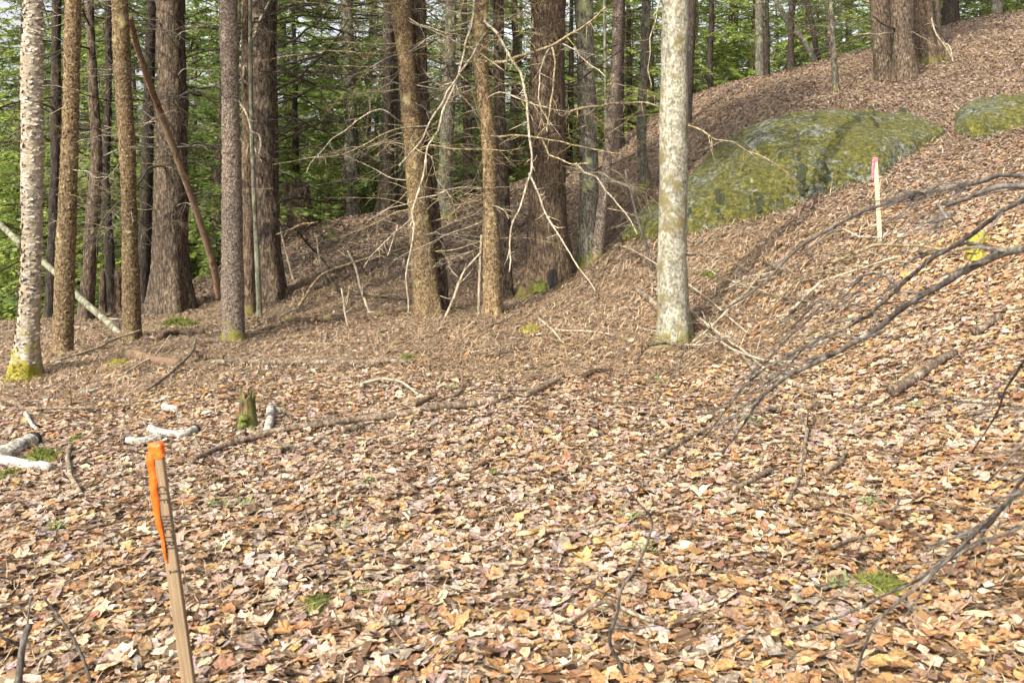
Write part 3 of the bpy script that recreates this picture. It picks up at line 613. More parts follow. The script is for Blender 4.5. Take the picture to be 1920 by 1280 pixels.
# dead branches: a few shapes copied round the trunks
def branch_geo(L_, r0, seed, ntw=6, droop=.15, up=0.0):
    rr = np.random.default_rng(seed); n = 7; s = np.linspace(0, 1, n)
    C = np.stack([s*L_, np.cumsum(rr.normal(0, .035, n))*L_, (up*s-droop*s**2)*L_+np.cumsum(rr.normal(0, .02, n))*L_], 1); C[0] = (-.03, 0, 0)
    S = spline(C, 18); g = Geo(); rad = r0*(1-.82*np.linspace(0, 1, 18)); g.add(*tube(S, rad, 5))
    for k in range(ntw):
        i = rr.integers(5, 17); d = np.array([rr.uniform(.3, 1), rr.choice([-1, 1])*rr.uniform(.4, 1), rr.uniform(-.7, .25)]); l = L_*rr.uniform(.12, .38)*(1.15-i/18)
        c = np.stack([S[i]+d*l*u+np.array([0, 0, -.25*l*u*u])+rr.normal(0, .02, 3)*l for u in (0, .35, .7, 1)]); c[0] = S[i]
        q = spline(c, 6); g.add(*tube(q, r0*(1-i/20)*.55*np.linspace(1, .3, 6), 4))
        for _ in range(3):
            b0 = q[rr.integers(2, 5)]; e_ = b0+(d+rr.normal(0, .7, 3))*l*.4; g.add(*tube(np.stack([b0, (b0+e_)/2+rr.normal(0, .02, 3)*l, e_]), np.array([1, .7, .4])*r0*.25, 3))
    return g
BR = {}
for mk in ('pale', 'gold', 'bough', 'greytwig'):
    BR[mk] = [branch_geo(1.0, (.0058 if mk != 'bough' else .008), 50+i, 9+i % 5, random.uniform(.0, .35), random.uniform(-.1, .25)).mesh('branch', [M[mk]]) for i in range(6)]
def dead(key, n, mats, z0, z1, lmin, lmax, seed, azc=None, azw=3.14):
    T = TREES[key]; rr = np.random.default_rng(seed); b = np.array(T['base'])
    for i in range(int(n*1.7)):
        z = rr.uniform(z0, z1); x, y, rad = on_trunk(key, b[2]+z); az = rr.uniform(0, 6.283) if azc is None else azc+rr.uniform(-azw, azw)
        p = np.array([x+math.cos(az)*rad*.9, y+math.sin(az)*rad*.9, b[2]+z])-b; s = rr.uniform(lmin, lmax); mk = mats[rr.integers(0, len(mats))]
        obj('branch', BR[mk][rr.integers(0, 6)], T['root'], p, (rr.normal(0, .4), rr.normal(.05, .25), az), (s, s, s))
dead('birch', 3, ['pale'], 1.8, 4, .2, .5, 1); dead('gold', 12, ['pale', 'gold', 'greytwig'], 1.2, 4.2, .25, .8, 2)
dead('scale', 20, ['pale', 'gold', 'greytwig'], .8, 4.6, .25, .9, 3); dead('crook', 12, ['greytwig', 'bough', 'pale'], 1, 5, .4, 1.2, 4)
dead('slim', 10, ['bough', 'greytwig'], 1, 5, .4, 1.2, 5); dead('shadow', 8, ['bough', 'greytwig'], 1.5, 5, .4, 1.3, 6)
dead('broad', 20, ['bough', 'greytwig', 'pale'], 1.6, 5.2, .5, 1.9, 7); dead('speck', 16, ['pale', 'greytwig'], 1.0, 4.6, .25, .8, 8)
dead('straight', 24, ['bough', 'bough', 'greytwig'], 1.2, 5.4, .7, 2.4, 9, 0, 1.5); dead('dim', 8, ['bough'], 1.5, 5, .5, 1.4, 10)
dead('fused', 22, ['gold', 'pale', 'gold'], 1.0, 4.8, .4, 1.6, 11); dead('mate', 8, ['gold', 'pale'], 1.2, 4.8, .4, 1.3, 12)
dead('black', 16, ['bough', 'greytwig'], .8, 6, .6, 2.0, 13); dead('ridge', 12, ['greytwig', 'gold'], .8, 6, .5, 1.6, 14)
dead('kink', 26, ['pale', 'gold', 'greytwig'], .8, 4.8, .25, 1.2, 15); dead('kinkmate', 16, ['gold', 'greytwig', 'bough'], 1, 5, .4, 1.3, 16)
dead('giant', 18, ['gold', 'bough', 'pale'], 1.4, 5.0, .4, 1.6, 17); dead('ash', 10, ['bough', 'gold', 'greytwig'], .8, 5, .4, 1.3, 18)
dead('lean', 12, ['gold', 'greytwig'], .8, 5, .3, 1.1, 19); dead('leandark', 10, ['bough'], 1, 6, .6, 2, 20); dead('bent', 6, ['greytwig'], .8, 5, .3, .9, 21)
dead('lone', 22, ['greytwig', 'gold'], .5, 3.2, .4, 1.5, 22); dead('pairA', 12, ['greytwig', 'gold', 'bough'], .5, 3.5, .6, 2.2, 23, 3.3, 1.2); dead('pairB', 12, ['bough', 'greytwig', 'pale'], .5, 3.5, .4, 1.5, 24)
for k_, s_ in (('crestA', 25), ('crestB', 26), ('crestE', 27), ('behind', 28)): dead(k_, 12, ['bough', 'greytwig'], .3, 4, .5, 1.8, s_)
dead('topB', 14, ['bough'], .3, 3, .8, 2.5, 29); dead('top', 10, ['bough'], .3, 3, .8, 2.5, 30)

for k_, n_, s_ in (('broad', 9, 41), ('crook', 8, 42), ('slim', 7, 43), ('shadow', 8, 44), ('dim', 6, 45), ('straight', 8, 46), ('black', 10, 47), ('ridge', 8, 48), ('kinkmate', 8, 49), ('ash', 6, 50), ('leandark', 6, 51), ('crestB', 5, 52), ('crestA', 5, 53)):
    dead(k_, n_, ['bough', 'bough', 'greytwig'], 1.6, 6.2, 1.4, 2.9, s_)
for k_, n_, s_ in (('fused', 10, 61), ('kink', 12, 62), ('giant', 8, 63), ('mate', 8, 64), ('lean', 6, 65)):
    dead(k_, n_, ['gold', 'pale', 'gold'], .8, 4.8, .8, 1.9, s_)
# branches that can be followed in the photograph: (tree, material, width in px at foot and tip, pixel path, depth offset towards the camera at tip)
HB = [
 ('kink','pale',7,4,[(887,-20),(884,40),(872,95),(855,150),(838,185),(815,215),(785,262),(750,312)],.9), ('kink','pale',7,4,[(910,62),(885,100),(853,155),(830,215),(805,270),(790,330),(775,400),(768,470),(764,540),(770,588)],.9),
 ('fused','pale',5,2,[(778,398),(735,440),(700,480),(683,500)],.5), ('fused','pale',4,2,[(745,425),(735,455),(724,482)],.5),
 ('kink','pale',8,4,[(908,37),(925,55),(950,90),(970,125),(985,180),(993,240),(998,290),(995,330),(985,370),(965,410),(956,460),(955,510)],.5), ('kink','pale',6,3,[(995,325),(1010,370),(1035,420),(1060,460),(1085,500),(1120,545)],.7),
 ('kink','gold',10,4,[(915,122),(950,113),(1000,95),(1035,82),(1070,65),(1110,38),(1136,17)],.5), ('kink','pale',5,3,[(1035,82),(1020,110),(1010,150),(1015,205)],.6), ('kink','gold',6,3,[(1036,84),(1041,120),(1036,170),(1031,210),(1030,250)],.6),
 ('kink','pale',4,3,[(1055,83),(1085,100),(1110,122),(1137,145)],.6), ('kink','gold',4,2,[(1030,80),(1000,64),(965,61),(938,68)],.5), ('kink','gold',6,3,[(920,256),(960,256),(1010,262),(1060,268),(1110,278),(1168,290)],.6),
 ('kink','gold',5,3,[(1015,265),(1040,295),(1080,308),(1102,305)],.6), ('kink','pale',5,3,[(1080,308),(1120,340),(1160,385),(1197,442)],.9), ('giant','gold',9,4,[(1045,222),(1080,207),(1120,198),(1165,193),(1205,193),(1236,203)],.3),
 ('maple','gold',5,2,[(1289,235),(1340,258),(1400,283),(1450,308),(1495,340)],.2), ('giant','bough',6,2,[(1060,160),(1110,135),(1150,105),(1200,68)],.2), ('giant','bough',5,2,[(1062,130),(1100,110),(1150,88),(1198,68)],.3),
 ('ash','gold',5,2,[(1095,290),(1130,262),(1160,240),(1200,205)],.4), ('ash','bough',5,2,[(1105,325),(1160,302),(1210,280),(1242,262)],.4), ('maple','pale',4,2,[(1241,-10),(1226,30),(1217,80),(1216,130),(1219,165)],.2),
 ('kink','pale',5,2,[(905,355),(860,355),(820,362),(780,375),(745,385),(690,415)],.6), ('kink','gold',4,2,[(906,375),(870,385),(845,400),(820,412)],.5), ('kink','pale',4,2,[(918,387),(945,393),(957,412)],.5),
 ('fused','pale',5,2,[(760,232),(715,205),(660,235),(620,265),(585,302),(575,322)],.7), ('fused','gold',4,2,[(745,103),(690,101),(600,98),(540,105),(480,116)],.5), ('fused','gold',4,2,[(752,128),(690,125),(600,122)],.4),
 ('fused','gold',4,2,[(752,84),(700,82),(640,80),(600,84)],.3), ('fused','pale',4,2,[(770,40),(850,75),(900,100),(945,130)],.5), ('fused','pale',4,2,[(765,35),(830,62),(870,72)],.5), ('fused','gold',5,2,[(790,235),(735,245),(690,268),(640,285),(560,300),(515,308)],.5),
 ('straight','bough',8,3,[(520,14),(560,16),(610,4),(640,-10)],.3), ('straight','bough',7,3,[(520,90),(570,64),(600,40),(622,12)],.3), ('straight','bough',8,3,[(520,166),(565,143),(605,105),(635,70),(655,35)],.4), ('straight','bough',8,3,[(519,137),(580,136),(640,138),(715,143)],.3),
 ('straight','bough',8,4,[(520,193),(560,180),(597,165),(650,172),(690,205),(718,252)],.4), ('straight','bough',5,3,[(597,166),(560,146),(528,130)],.4), ('straight','bough',5,2,[(600,170),(615,200),(642,240)],.4), ('straight','bough',6,2,[(520,248),(575,232),(630,200)],.3),
 ('straight','bough',6,2,[(520,266),(580,240),(660,208)],.3), ('straight','bough',6,2,[(520,285),(570,280),(620,270)],.3), ('straight','bough',8,3,[(520,18),(580,5),(640,12),(730,4)],.3), ('straight','bough',6,3,[(519,125),(560,115),(620,98),(650,96)],.3),
 ('straight','pale',7,4,[(508,-5),(490,35),(475,70),(466,100),(455,140),(443,160),(447,180),(460,205),(468,230),(473,243),(488,255),(486,292)],1.6), ('straight','pale',4,2,[(471,240),(476,275),(490,305)],1.6), ('straight','pale',4,2,[(470,238),(463,280),(444,312)],1.6),
 ('straight','gold',5,3,[(520,440),(560,425),(600,415)],.4), ('broad','bough',6,2,[(351,150),(380,140),(402,118)],.2), ('broad','bough',6,2,[(348,36),(375,24),(395,10)],.2), ('broad','bough',5,2,[(350,98),(365,75),(378,57)],.2), ('broad','bough',6,3,[(294,40),(305,60),(322,80)],.4),
 ('pairB','bough',6,3,[(1678,55),(1655,45),(1635,30)],.3), ('pairB','pale',6,3,[(1672,62),(1640,65),(1605,66)],.4), ('pairB','bough',5,3,[(1708,65),(1722,57),(1735,47)],.4), ('flared','pale',6,3,[(1745,25),(1752,55),(1765,78),(1785,108)],.6), ('flared','pale',5,3,[(1766,80),(1780,92),(1787,115)],.6),
]
for key, mk, w0, w1, path, dY in HB:
    T = TREES[key]; n = len(path); b = np.array(T['base']); pts = []
    for i, (px, py) in enumerate(path):
        rt = np.interp(EYE-(py-HOR)/FPX*T['Y'], [p[2] for p in T['pts'][::-1]], T['rd'][::-1])
        k = i/(n-1); Yp = T['Y']-rt*.75*min(1, .6+k)-dY*(k**.8)-(0.12 if i else 0); pts.append(PX(px, py, Yp))
    P = np.array(pts); S = spline(P, n*6); ww = np.linspace(w0, w1, n*6)*.72/2/FPX*T['Y']
    S += (np.stack([fbm(S*4+1, 2, 3), fbm(S*4+5, 2, 4), fbm(S*4+9, 2, 5)], 1)-.5)*.03
    kk = np.arange(0, len(S)+5, 4); kr = np.random.default_rng(int(path[0][0]+2000)).normal(0, .014, (len(kk), 3)); S += np.stack([np.interp(np.arange(len(S)), kk, kr[:, q_]) for q_ in range(3)], 1)
    g = Geo(); g.add(*tube(S, ww, 6)); rr = np.random.default_rng(int(path[0][0]*7+path[0][1]+1000))
    for _ in range(n*2):
        i = rr.integers(4, n*6-2); d = rr.normal(0, 1, 3); d[2] -= .5; d /= np.linalg.norm(d); l = rr.uniform(.08, .3)
        g.add(*tube(np.stack([S[i], S[i]+d*l*.5+rr.normal(0, .01, 3), S[i]+d*l]), np.array([.55, .4, .2])*ww[i], 4))
    obj('branch', g.mesh('branch', [M[mk]], off=b), T['root'])

# ------------------------------------------------------------------ hemlock crowns
def crown(seed, Ht, z0, Lm, nb, dens=1.0):
    rr = np.random.default_rng(seed); g = Geo(); SP = []; up = np.array([0, 0, 1.0])
    for b in range(nb):
        f = (b+rr.random())/nb; z = z0+(Ht-z0)*f**.9; az = rr.random()*6.283; L_ = Lm*(1-(z-z0*.5)/(Ht*1.03-z0*.5))**.75*rr.uniform(.65, 1.15)+.2
        d = np.array([math.cos(az), math.sin(az), 0]); sl = rr.uniform(-.1, .35)+.25*f; dr = rr.uniform(.25, .6); s = np.linspace(0, 1, 8)
        C = np.array([0, 0, z])+d*(s*L_)[:, None]+up*((sl*s-dr*s*s)*L_)[:, None]+rr.normal(0, .02, (8, 3))*L_; C[0] = (0, 0, z)
        g.add(*tube(C, .006+.012*L_/2*(1-s)+.001, 4, cap=False), m=0)
        side = np.cross(d, up); nt_ = int(L_*9*dens)+3
        for k in range(nt_):
            u = rr.uniform(.16, 1.0); c = C[min(6, int(u*7))]*(1-(u*7) % 1)+C[min(7, int(u*7)+1)]*((u*7) % 1) if u < 1 else C[7]
            sg = 1 if k % 2 else -1; tl = .42*L_*(1.1-u)*rr.uniform(.6, 1.2)+.10
            td = d*rr.uniform(.5, .9)+side*sg*rr.uniform(.6, 1.0)+up*rr.uniform(-.35, .05); td /= np.linalg.norm(td)
            m = max(2, int(tl/.055)); q = (np.arange(m)+rr.random(m)*.6)/m
            base = c+td*(q*tl)[:, None]-up*(.18*tl*q*q)[:, None]
            for s2 in (-1, 1):
                pd = np.cross(td, up)*s2; dd = td*.7+pd*.75+rr.normal(0, .22, (m, 3)); SP.append((base, dd, np.full(m, .115*rr.uniform(.7, 1.25))))
    P = np.concatenate([x[0] for x in SP]); D = np.concatenate([x[1] for x in SP]); S = np.concatenate([x[2] for x in SP])[:, None]
    D /= np.linalg.norm(D, axis=1)[:, None]; nn = up+rr.normal(0, .45, D.shape); W = np.cross(D, nn); W /= np.linalg.norm(W, axis=1)[:, None]
    V = np.stack([P, P+D*S*.5+W*S*.24, P+D*S, P+D*S*.5-W*S*.24], 1).reshape(-1, 3)
    g.add(V, np.arange(len(V)).reshape(-1, 4), m=1)
    return g.mesh('crown', [M['bough'], M['needles']], True)
def stem(Ht, r0, seed, mat):
    z = np.linspace(-.4, Ht, 22); rr = np.random.default_rng(seed); C = np.stack([np.cumsum(rr.normal(0, .02, 22)), np.cumsum(rr.normal(0, .02, 22)), z], 1); C[:2, :2] = 0
    rad = r0*(1-.9*np.clip(z/Ht, 0, 1))*(1+.5*np.exp(-np.clip(z, 0, 9)/.25)); g = Geo()
    g.add(*tube(C, rad, 12, lambda P, th, ri: (fbm(P*np.array([9, 9, 2])+seed, 3, seed)-.5)*r0*.35)); return g.mesh('trunk', [M[mat]])
PROTO = [(crown(1, 10, .2, 2.7, 80, .7), stem(10, .10, 1, 'hemlock')), (crown(2, 12, .4, 2.9, 84, .7), stem(12, .12, 2, 'dark')), (crown(3, 15, .9, 3.1, 88, .65), stem(15, .16, 3, 'hemlock')),
         (crown(4, 16, 2.0, 3.2, 84, .65), stem(16, .18, 4, 'grey')), (crown(5, 18, 4.0, 3.5, 80, .65), stem(18, .22, 5, 'dark'))]
HIGH = crown(8, 15, 6.6, 3.2, 90, .8)
for i, k_ in enumerate(['giant', 'kink', 'pairA', 'flared', 'gold', 'speck', 'fused']):
    T = TREES[k_]; c_ = obj('crown', HIGH, T['root'], (0, 0, 0), (0, 0, i*1.1), (1, 1, 1))
    tp = np.array(T['top'])-np.array(T['base']); c_.location = (tp[0]*.7, tp[1]*.7, 0)
# background wood
rb = random.Random(5); placed = [(t['base'][0], t['base'][1]) for t in TREES.values()]
LAB = ['bushy young hemlock with green boughs down to the ground in the far wood', 'bushy young hemlock with green boughs down to the ground in the far wood', 'tall green hemlock standing in the dense far wood', 'grey-barked green conifer standing in the dense far wood', 'high-crowned dark-stemmed hemlock in the dense far wood']
GRP = ['young hemlocks of the far wood', 'young hemlocks of the far wood', 'tall hemlocks of the far wood', 'grey-barked conifers of the far wood', 'high-crowned hemlocks of the far wood']
def bgtree(x, y, k, s, rz):
    z = Hs(x, y); root = empty('hemlock_tree', (x, y, z), LAB[k], 'tree', GRP[k])
    root.rotation_euler = (rb.gauss(0, .03), rb.gauss(0, .03), rz); root.scale = (s, s, s)
    obj('trunk', PROTO[k][1], root); obj('crown', PROTO[k][0], root)
for px, Y, k in ((560, 25, 1), (640, 28, 2), (690, 33, 1), (880, 27, 2), (870, 35, 1), (960, 30, 2), (1070, 31, 1), (1080, 38, 2), (1180, 33, 1), (1230, 36, 2), (1330, 33, 1), (60, 22, 2), (-30, 25, 2), (20, 30, 1), (-60, 21, 1), (150, 24, 1), (390, 23, 2), (420, 30, 1), (280, 27, 1)):
    placed.append(((px-960)/FPX*Y, Y)); bgtree((px-960)/FPX*Y, Y, k, 1.15, px*.37)
cnt = 0
for _ in range(6000):
    if cnt >= 270: break
    y = 16+rb.random()*74; x = rb.uniform(-.72, .72)*y+rb.uniform(-2, 2)
    crest = 29+.06*x if x > 1 else (27 if x > -3.2 else (22.5 if x > -6 else 16.5))   # the open slope stays clear
    if y < crest+rb.random()*1.5: continue
    dmin = 2.1 if y < 35 else 2.3
    if min((x-a_)**2+(y-b_)**2 for a_, b_ in placed) < dmin**2: continue
    placed.append((x, y)); k = rb.choices(range(5), [4, 4, 4, 2, 1])[0]; bgtree(x, y, k, rb.uniform(.85, 1.3), rb.random()*6.28); cnt += 1

# ------------------------------------------------------------------ leaning poles, snags, stumps
def pole3(name, pts, label, cat, mat, kind='smooth', sides=16, jag=False, extra=None):
    """pts: (px,py,width px,Y)"""
    P = np.array([[*PX(p[0], p[1], p[3]), p[2]/2/FPX*p[3]] for p in pts]); S = spline(P, 70); base = S[-1, :3].copy()
    root = empty(name, base, label, cat); g = Geo(); g.add(*tube(S[:, :3], S[:, 3], sides, bark_disp(kind, S[:, 3].max(), -9, 0, 5)))
    obj('shaft', g.mesh('shaft', [M[mat]], off=base), root); return root, S
gy_ = ray(412, 560)[1]; TS = TREES['scale']['Y']
rt_, S_ = pole3('leaning_pole', [(243,35,11,TS+.22),(258,90,11,TS+.6),(278,150,11,TS+1.0),(300,210,11,TS+1.5),(340,318,11,TS+2.0),(378,425,11,TS+2.5),(400,500,12,TS+2.8),(411,560,12,TS+3.1)], 'broken orange-brown dead pole leaning against a golden-brown flaky trunk', 'pole', 'rot', 'hemlock')
gb = ray(232, 630)
rt_, S_ = pole3('leaning_pole', [(-60,360,10,gb[1]+2.2),(0,420,11,gb[1]+1.7),(45,463,11,gb[1]+1.3),(105,512,12,gb[1]+.9),(160,568,12,gb[1]+.5),(200,602,12,gb[1]+.25),(232,632,12,gb[1])], 'smooth grey-green dead pole slanting down behind the silvery birch', 'pole', 'pole')
def snag(name, px, py, wpx, hpx, label, mat, Y=None, seed=1, moss=None, cat='stump'):
    x, Yg, z = ray(px, py) if Y is None else ((px-960)/FPX*Y, Y, 0); z = Hs(x, Yg); s = Yg/FPX; rw = wpx/2*s; hh = hpx*s
    rr = np.random.default_rng(seed); n, sides = 20, 30; th = np.linspace(0, 6.283, sides, endpoint=False)
    jag = hh*(.55+.45*vnoise(np.stack([np.cos(th)*1.6+seed, np.sin(th)*1.6, 0*th], 1), seed)+rr.uniform(-.12, .12, sides)); V = []
    for j in range(n):
        f = j/(n-1); hgt = -.12+(jag+.12)*f
        q = np.stack([np.cos(th), np.sin(th), hgt*3], 1); rad = rw*(1+.55*np.exp(-np.clip(hgt, 0, 9)/(hh*.22)))*(1-.25*f)*(1+(fbm(q*2.5+seed, 3, seed)-.5)*.5)
        V.append(np.stack([rad*np.cos(th), rad*np.sin(th), hgt], 1))
    for sc_, dz in ((.6, -.25), (.2, -.4)): V.append(np.stack([rw*sc_*np.cos(th)*.75, rw*sc_*np.sin(th)*.75, jag+dz*hh*.6], 1))
    n += 2; V = np.concatenate(V); i = np.arange(n-1)[:, None]*sides; j = np.arange(sides)[None, :]; j2 = (j+1) % sides
    Q = np.stack([i+j, i+j2, i+sides+j2, i+sides+j], -1).reshape(-1, 4)
    root = empty(name, (x, Yg, z), label, cat); obj('wood', mesh_np('wood', V, [Q, np.array([np.arange(sides)+(n-1)*sides])], [M[mat]]), root)
    if moss:
        for k in range(moss):
            a_ = rr.uniform(3.3, 6.0); obj('moss_tuft', moss_lump('moss_tuft', rw*rr.uniform(.35, .6), .8, M['moss'], seed+k, 300), root, (math.cos(a_)*rw*1.2, math.sin(a_)*rw*1.2, hh*rr.uniform(0, .35)))
    return root
snag('tree_stump', 463, 806, 34, 80, 'small ragged mossy green stump among the leaves near the white birch pieces', 'stumpmoss', seed=4, moss=3)
snag('tree_stump', 555, 428, 60, 95, 'dark ragged upturned stump on the end of the low ridge', 'log_dark', seed=9)
snag('broken_snag', 222, 605, 16, 120, 'dark broken snag split at the top behind the flaky trunk', 'log_dark', Y=14.2, seed=12)
snag('broken_snag', 193, 606, 13, 95, 'brown splintered snag beside the crooked trunk', 'hemlock', Y=14.0, seed=15)
snag('tree_stump', 1826, 487, 26, 52, 'yellow moss-covered stump on the slope beyond the pink-ribboned stake', 'stumpmoss', seed=17)
x_, y_, z_ = ray(1826, 486)
for i, (dx, dz, s) in enumerate([(0, .17, .075), (-.03, .08, .07), (.04, .2, .06), (.0, .01, .08)]):
    obj('moss_tuft', moss_lump('moss_tuft', s, 1.0, M['moss_yellow'], 60+i, 400), bpy.data.objects['tree_stump.002'], (dx, -.05, dz))

# ------------------------------------------------------------------ wood on the ground
def stick(name, path, w0, w1, mat, label, cat='stick', group=None, lift=.6, kind='scaly', part='wood', twigs=0, ends=None, sides=9, raise_=None):
    pts = []
    for i, (px, py) in enumerate(path):
        x, y, z = ray(px, py); pts.append([x, y, z])
    P = np.array(pts); Ym = P[:, 1].mean(); n = max(8, len(path)*7); S = spline(P, n); rad = np.linspace(w0, w1, n)/2/FPX*Ym
    zt = H(S[:, 0], S[:, 1]); S[:, 2] = np.convolve(np.pad(zt, 3, 'edge'), np.ones(7)/7, 'valid')+rad*lift+.038
    if raise_ is not None: S[:, 2] += np.interp(np.linspace(0, 1, n), np.linspace(0, 1, len(raise_)), raise_)
    S[:, :2] += (np.stack([fbm(S*5+3, 2, 8), fbm(S*5+7, 2, 9)], 1)-.5)*.03
    g = Geo(); rm = rad.max()
    g.add(*tube(S, rad, sides, (lambda Q_, th, ri: (fbm(Q_*np.array([30, 30, 30]), 2, 4)-.5)*rm*.35) if rm > .006 else None))
    rr = np.random.default_rng(int(path[0][0]*3+path[0][1]))
    for _ in range(twigs):
        i = rr.integers(2, n-2); d = np.array([rr.normal(0, 1), rr.normal(0, 1), abs(rr.normal(0, .5))]); d /= np.linalg.norm(d); l = rr.uniform(.08, .35)
        g.add(*tube(np.stack([S[i], S[i]+d*l*.5+rr.normal(0, .012, 3), S[i]+d*l+np.array([0, 0, -.1*l])]), np.array([.5, .35, .15])*rad[i], 5))
    base = S.mean(0); base[2] = S[:, 2].min()-rm
    if ends:
        root = empty(name, base, label, cat, group); obj(part, g.mesh(part, [M[mat]], off=base), root)
        for en in ends:
            k = 0 if en == 'start' else -1; t = S[k]-S[1 if k == 0 else -2]; t /= np.linalg.norm(t); q = np.stack([S[k]-t*rm*.55, S[k]-t*rm*.2, S[k]+t*rm*.12]); ge = Geo(); ge.add(*tube(q, [rad[k]*1.03, rad[k]*1.16, rad[k]*1.1], 14, lambda Q_, th, ri: (fbm(Q_*60, 2, 4)-.5)*rm*.3)); 
            obj('cut_end', ge.mesh('cut_end', [M['black']], off=base), root)
        return root
    o = obj(name, g.mesh(name, [M[mat]], off=base), None, base); return tag(o, label, cat, group)
stick('fallen_branch', [(358,878),(420,850),(500,826),(600,808),(700,796),(770,786),(850,774),(935,762)], 9, 17, 'stick', 'long fallen branch stretching across the leaves from the stake towards the middle', 'branch', twigs=5)
stick('fallen_branch', [(985,752),(1020,737),(1056,714)], 12, 8, 'stick', 'short dark bough crossing the end of a thin straight stick', 'branch')
stick('fallen_branch', [(925,742),(965,741),(1012,739)], 9, 8, 'stick', 'thin straight brown stick meeting the short dark bough', 'stick')
stick('fallen_branch', [(1096,716),(1115,708),(1147,706)], 11, 9, 'log_dark', 'short curved piece of brown wood lying alone on the leaves', 'branch')
stick('birch_log', [(-70,890),(-20,872),(15,862),(62,838)], 31, 32, 'white_birch', 'white birch log with a hollow black end', 'log', ends=['end'], sides=18, lift=.2)
stick('birch_log', [(-40,868),(10,878),(50,886),(95,890)], 23, 17, 'white_birch', 'narrower white birch log crossing below the hollow-ended log', 'log', sides=14, lift=.2)
stick('birch_log', [(282,814),(310,824),(335,828),(368,817)], 14, 19, 'white_birch', 'bent white birch piece with black end behind the orange-ribboned stake', 'log', ends=['end'], sides=14, lift=.2)
stick('birch_log', [(236,838),(262,841),(300,833)], 13, 17, 'white_birch', 'white birch piece partly behind the top of the orange-ribboned stake', 'log', ends=['start'], sides=14, lift=.2)
stick('birch_log', [(508,778),(507,800),(503,822)], 17, 14, 'white_birch', 'short white birch piece pointing at the long fallen branch', 'log', sides=12)
stick('birch_chip', [(308,774),(330,781)], 14, 12, 'white_birch', 'small round chunk of white birch lying by itself', 'log', sides=12)
stick('birch_chip', [(150,747),(172,742),(188,738)], 8, 6, 'white_birch', 'thin white birch stick lying beyond the birch logs', 'stick')
stick('birch_chip', [(48,788),(58,806),(68,816)], 9, 6, 'white_birch', 'small white birch stick beside the hollow-ended log', 'stick')
stick('fallen_branch', [(0,760),(30,768),(60,776),(120,776),(188,779)], 10, 4, 'stick', 'grey stick with whitish thick end near the silvery birch', 'stick')
stick('fallen_branch', [(132,850),(126,880),(136,915),(150,938)], 10, 8, 'log', 'curved grey stick lying between birch logs and the orange-ribboned stake', 'stick')
stick('fallen_log', [(230,676),(262,680),(300,690),(340,695)], 20, 17, 'rot', 'rotten log with orange broken end at the edge of the trees', 'log', sides=16)
stick('fallen_log', [(362,676),(392,678),(420,681)], 15, 9, 'log_dark', 'short dark rotten log behind the slanting stick', 'log', sides=14)
stick('fallen_log', [(395,693),(520,692),(640,690),(765,688)], 12, 9, 'log', 'long low tan log lying across behind the mossy stump', 'log', sides=12)
stick('fallen_branch', [(275,742),(320,715),(350,692),(368,664)], 6, 5, 'log', 'slanting brown stick leaning up towards the dark rotten log', 'stick', raise_=[0, .05, .12])
stick('fallen_branch', [(95,688),(160,672),(215,655),(265,640)], 5, 4, 'pale', 'thin pale curved stick in front of the golden-brown trunks', 'stick', raise_=[0, .05, .1])
stick('fallen_branch', [(235,712),(275,690),(322,660)], 4, 3, 'pale', 'thin pale stick leaning over the rotten log', 'stick', raise_=[0, .05, .15])
stick('fallen_log', [(300,640),(340,634),(385,630)], 13, 10, 'log_dark', 'dark mossy log at the foot of the broad hemlock', 'log', sides=14)
stick('fallen_log', [(590,608),(660,603),(735,594),(785,588)], 14, 9, 'log_dark', 'dark log lying before the leaning flaky trunk', 'log', sides=12)
stick('fallen_log', [(480,608),(540,606),(590,610)], 11, 9, 'log_dark', 'low dark log at the foot of the straight hemlock', 'log', sides=12)
stick('fallen_branch', [(690,592),(750,590),(806,583)], 5, 4, 'pale', 'pale straight stick at the foot of the leaning flaky trunk', 'stick')
stick('fallen_branch', [(560,582),(612,540),(690,515),(770,487)], 6, 4, 'gold', 'long dark-gold dead bough on the slope of the low ridge', 'branch', raise_=[0, .2, .25, .2], twigs=6)
stick('fallen_branch', [(612,540),(660,562),(720,570),(775,572)], 6, 3, 'bough', 'dark bough lying along the foot of the low ridge', 'branch', raise_=[.2, .05, .05, .0], twigs=5)
stick('fallen_branch', [(655,737),(700,731),(750,735),(785,750)], 5, 4, 'pale', 'arched tan stick behind the long fallen branch', 'stick', raise_=[0, .06, .05, 0])
stick('fallen_branch', [(675,735),(690,728),(708,722)], 9, 7, 'pale', 'bleached short chunk beside the arched tan stick', 'stick')
stick('fallen_branch', [(775,772),(795,762),(815,752)], 12, 9, 'rot', 'orange broken wood knot behind the long fallen branch', 'branch')
stick('fallen_branch', [(820,762),(860,748),(868,720)], 5, 4, 'rot', 'upright thin brown splinter near the orange wood knot', 'stick', raise_=[0, 0, .1])
stick('fallen_branch', [(1238,868),(1290,836),(1340,810),(1400,790),(1450,780),(1540,772)], 7, 9, 'log', 'long grey bough curving down the slope from the rusty wood knot', 'branch', twigs=4)
stick('fallen_branch', [(1498,786),(1513,808),(1511,840),(1506,880),(1490,925),(1480,962)], 8, 6, 'log', 'crooked grey stick running down the slope below the rusty wood knot', 'stick', twigs=2)
stick('fallen_branch', [(1555,803),(1600,808),(1665,811),(1700,805)], 6, 4, 'stick', 'straight stick sticking out beyond the rusty wood knot', 'stick')
snag('wood_knot', 1538, 802, 34, 26, 'rusty brown wood knot where sticks meet on the slope', 'rot', seed=33, cat='knot')
stick('fallen_log', [(1668,748),(1700,735),(1735,712),(1790,674)], 20, 14, 'log', 'mossy weathered log lying up the slope below the twigs', 'log', sides=14)
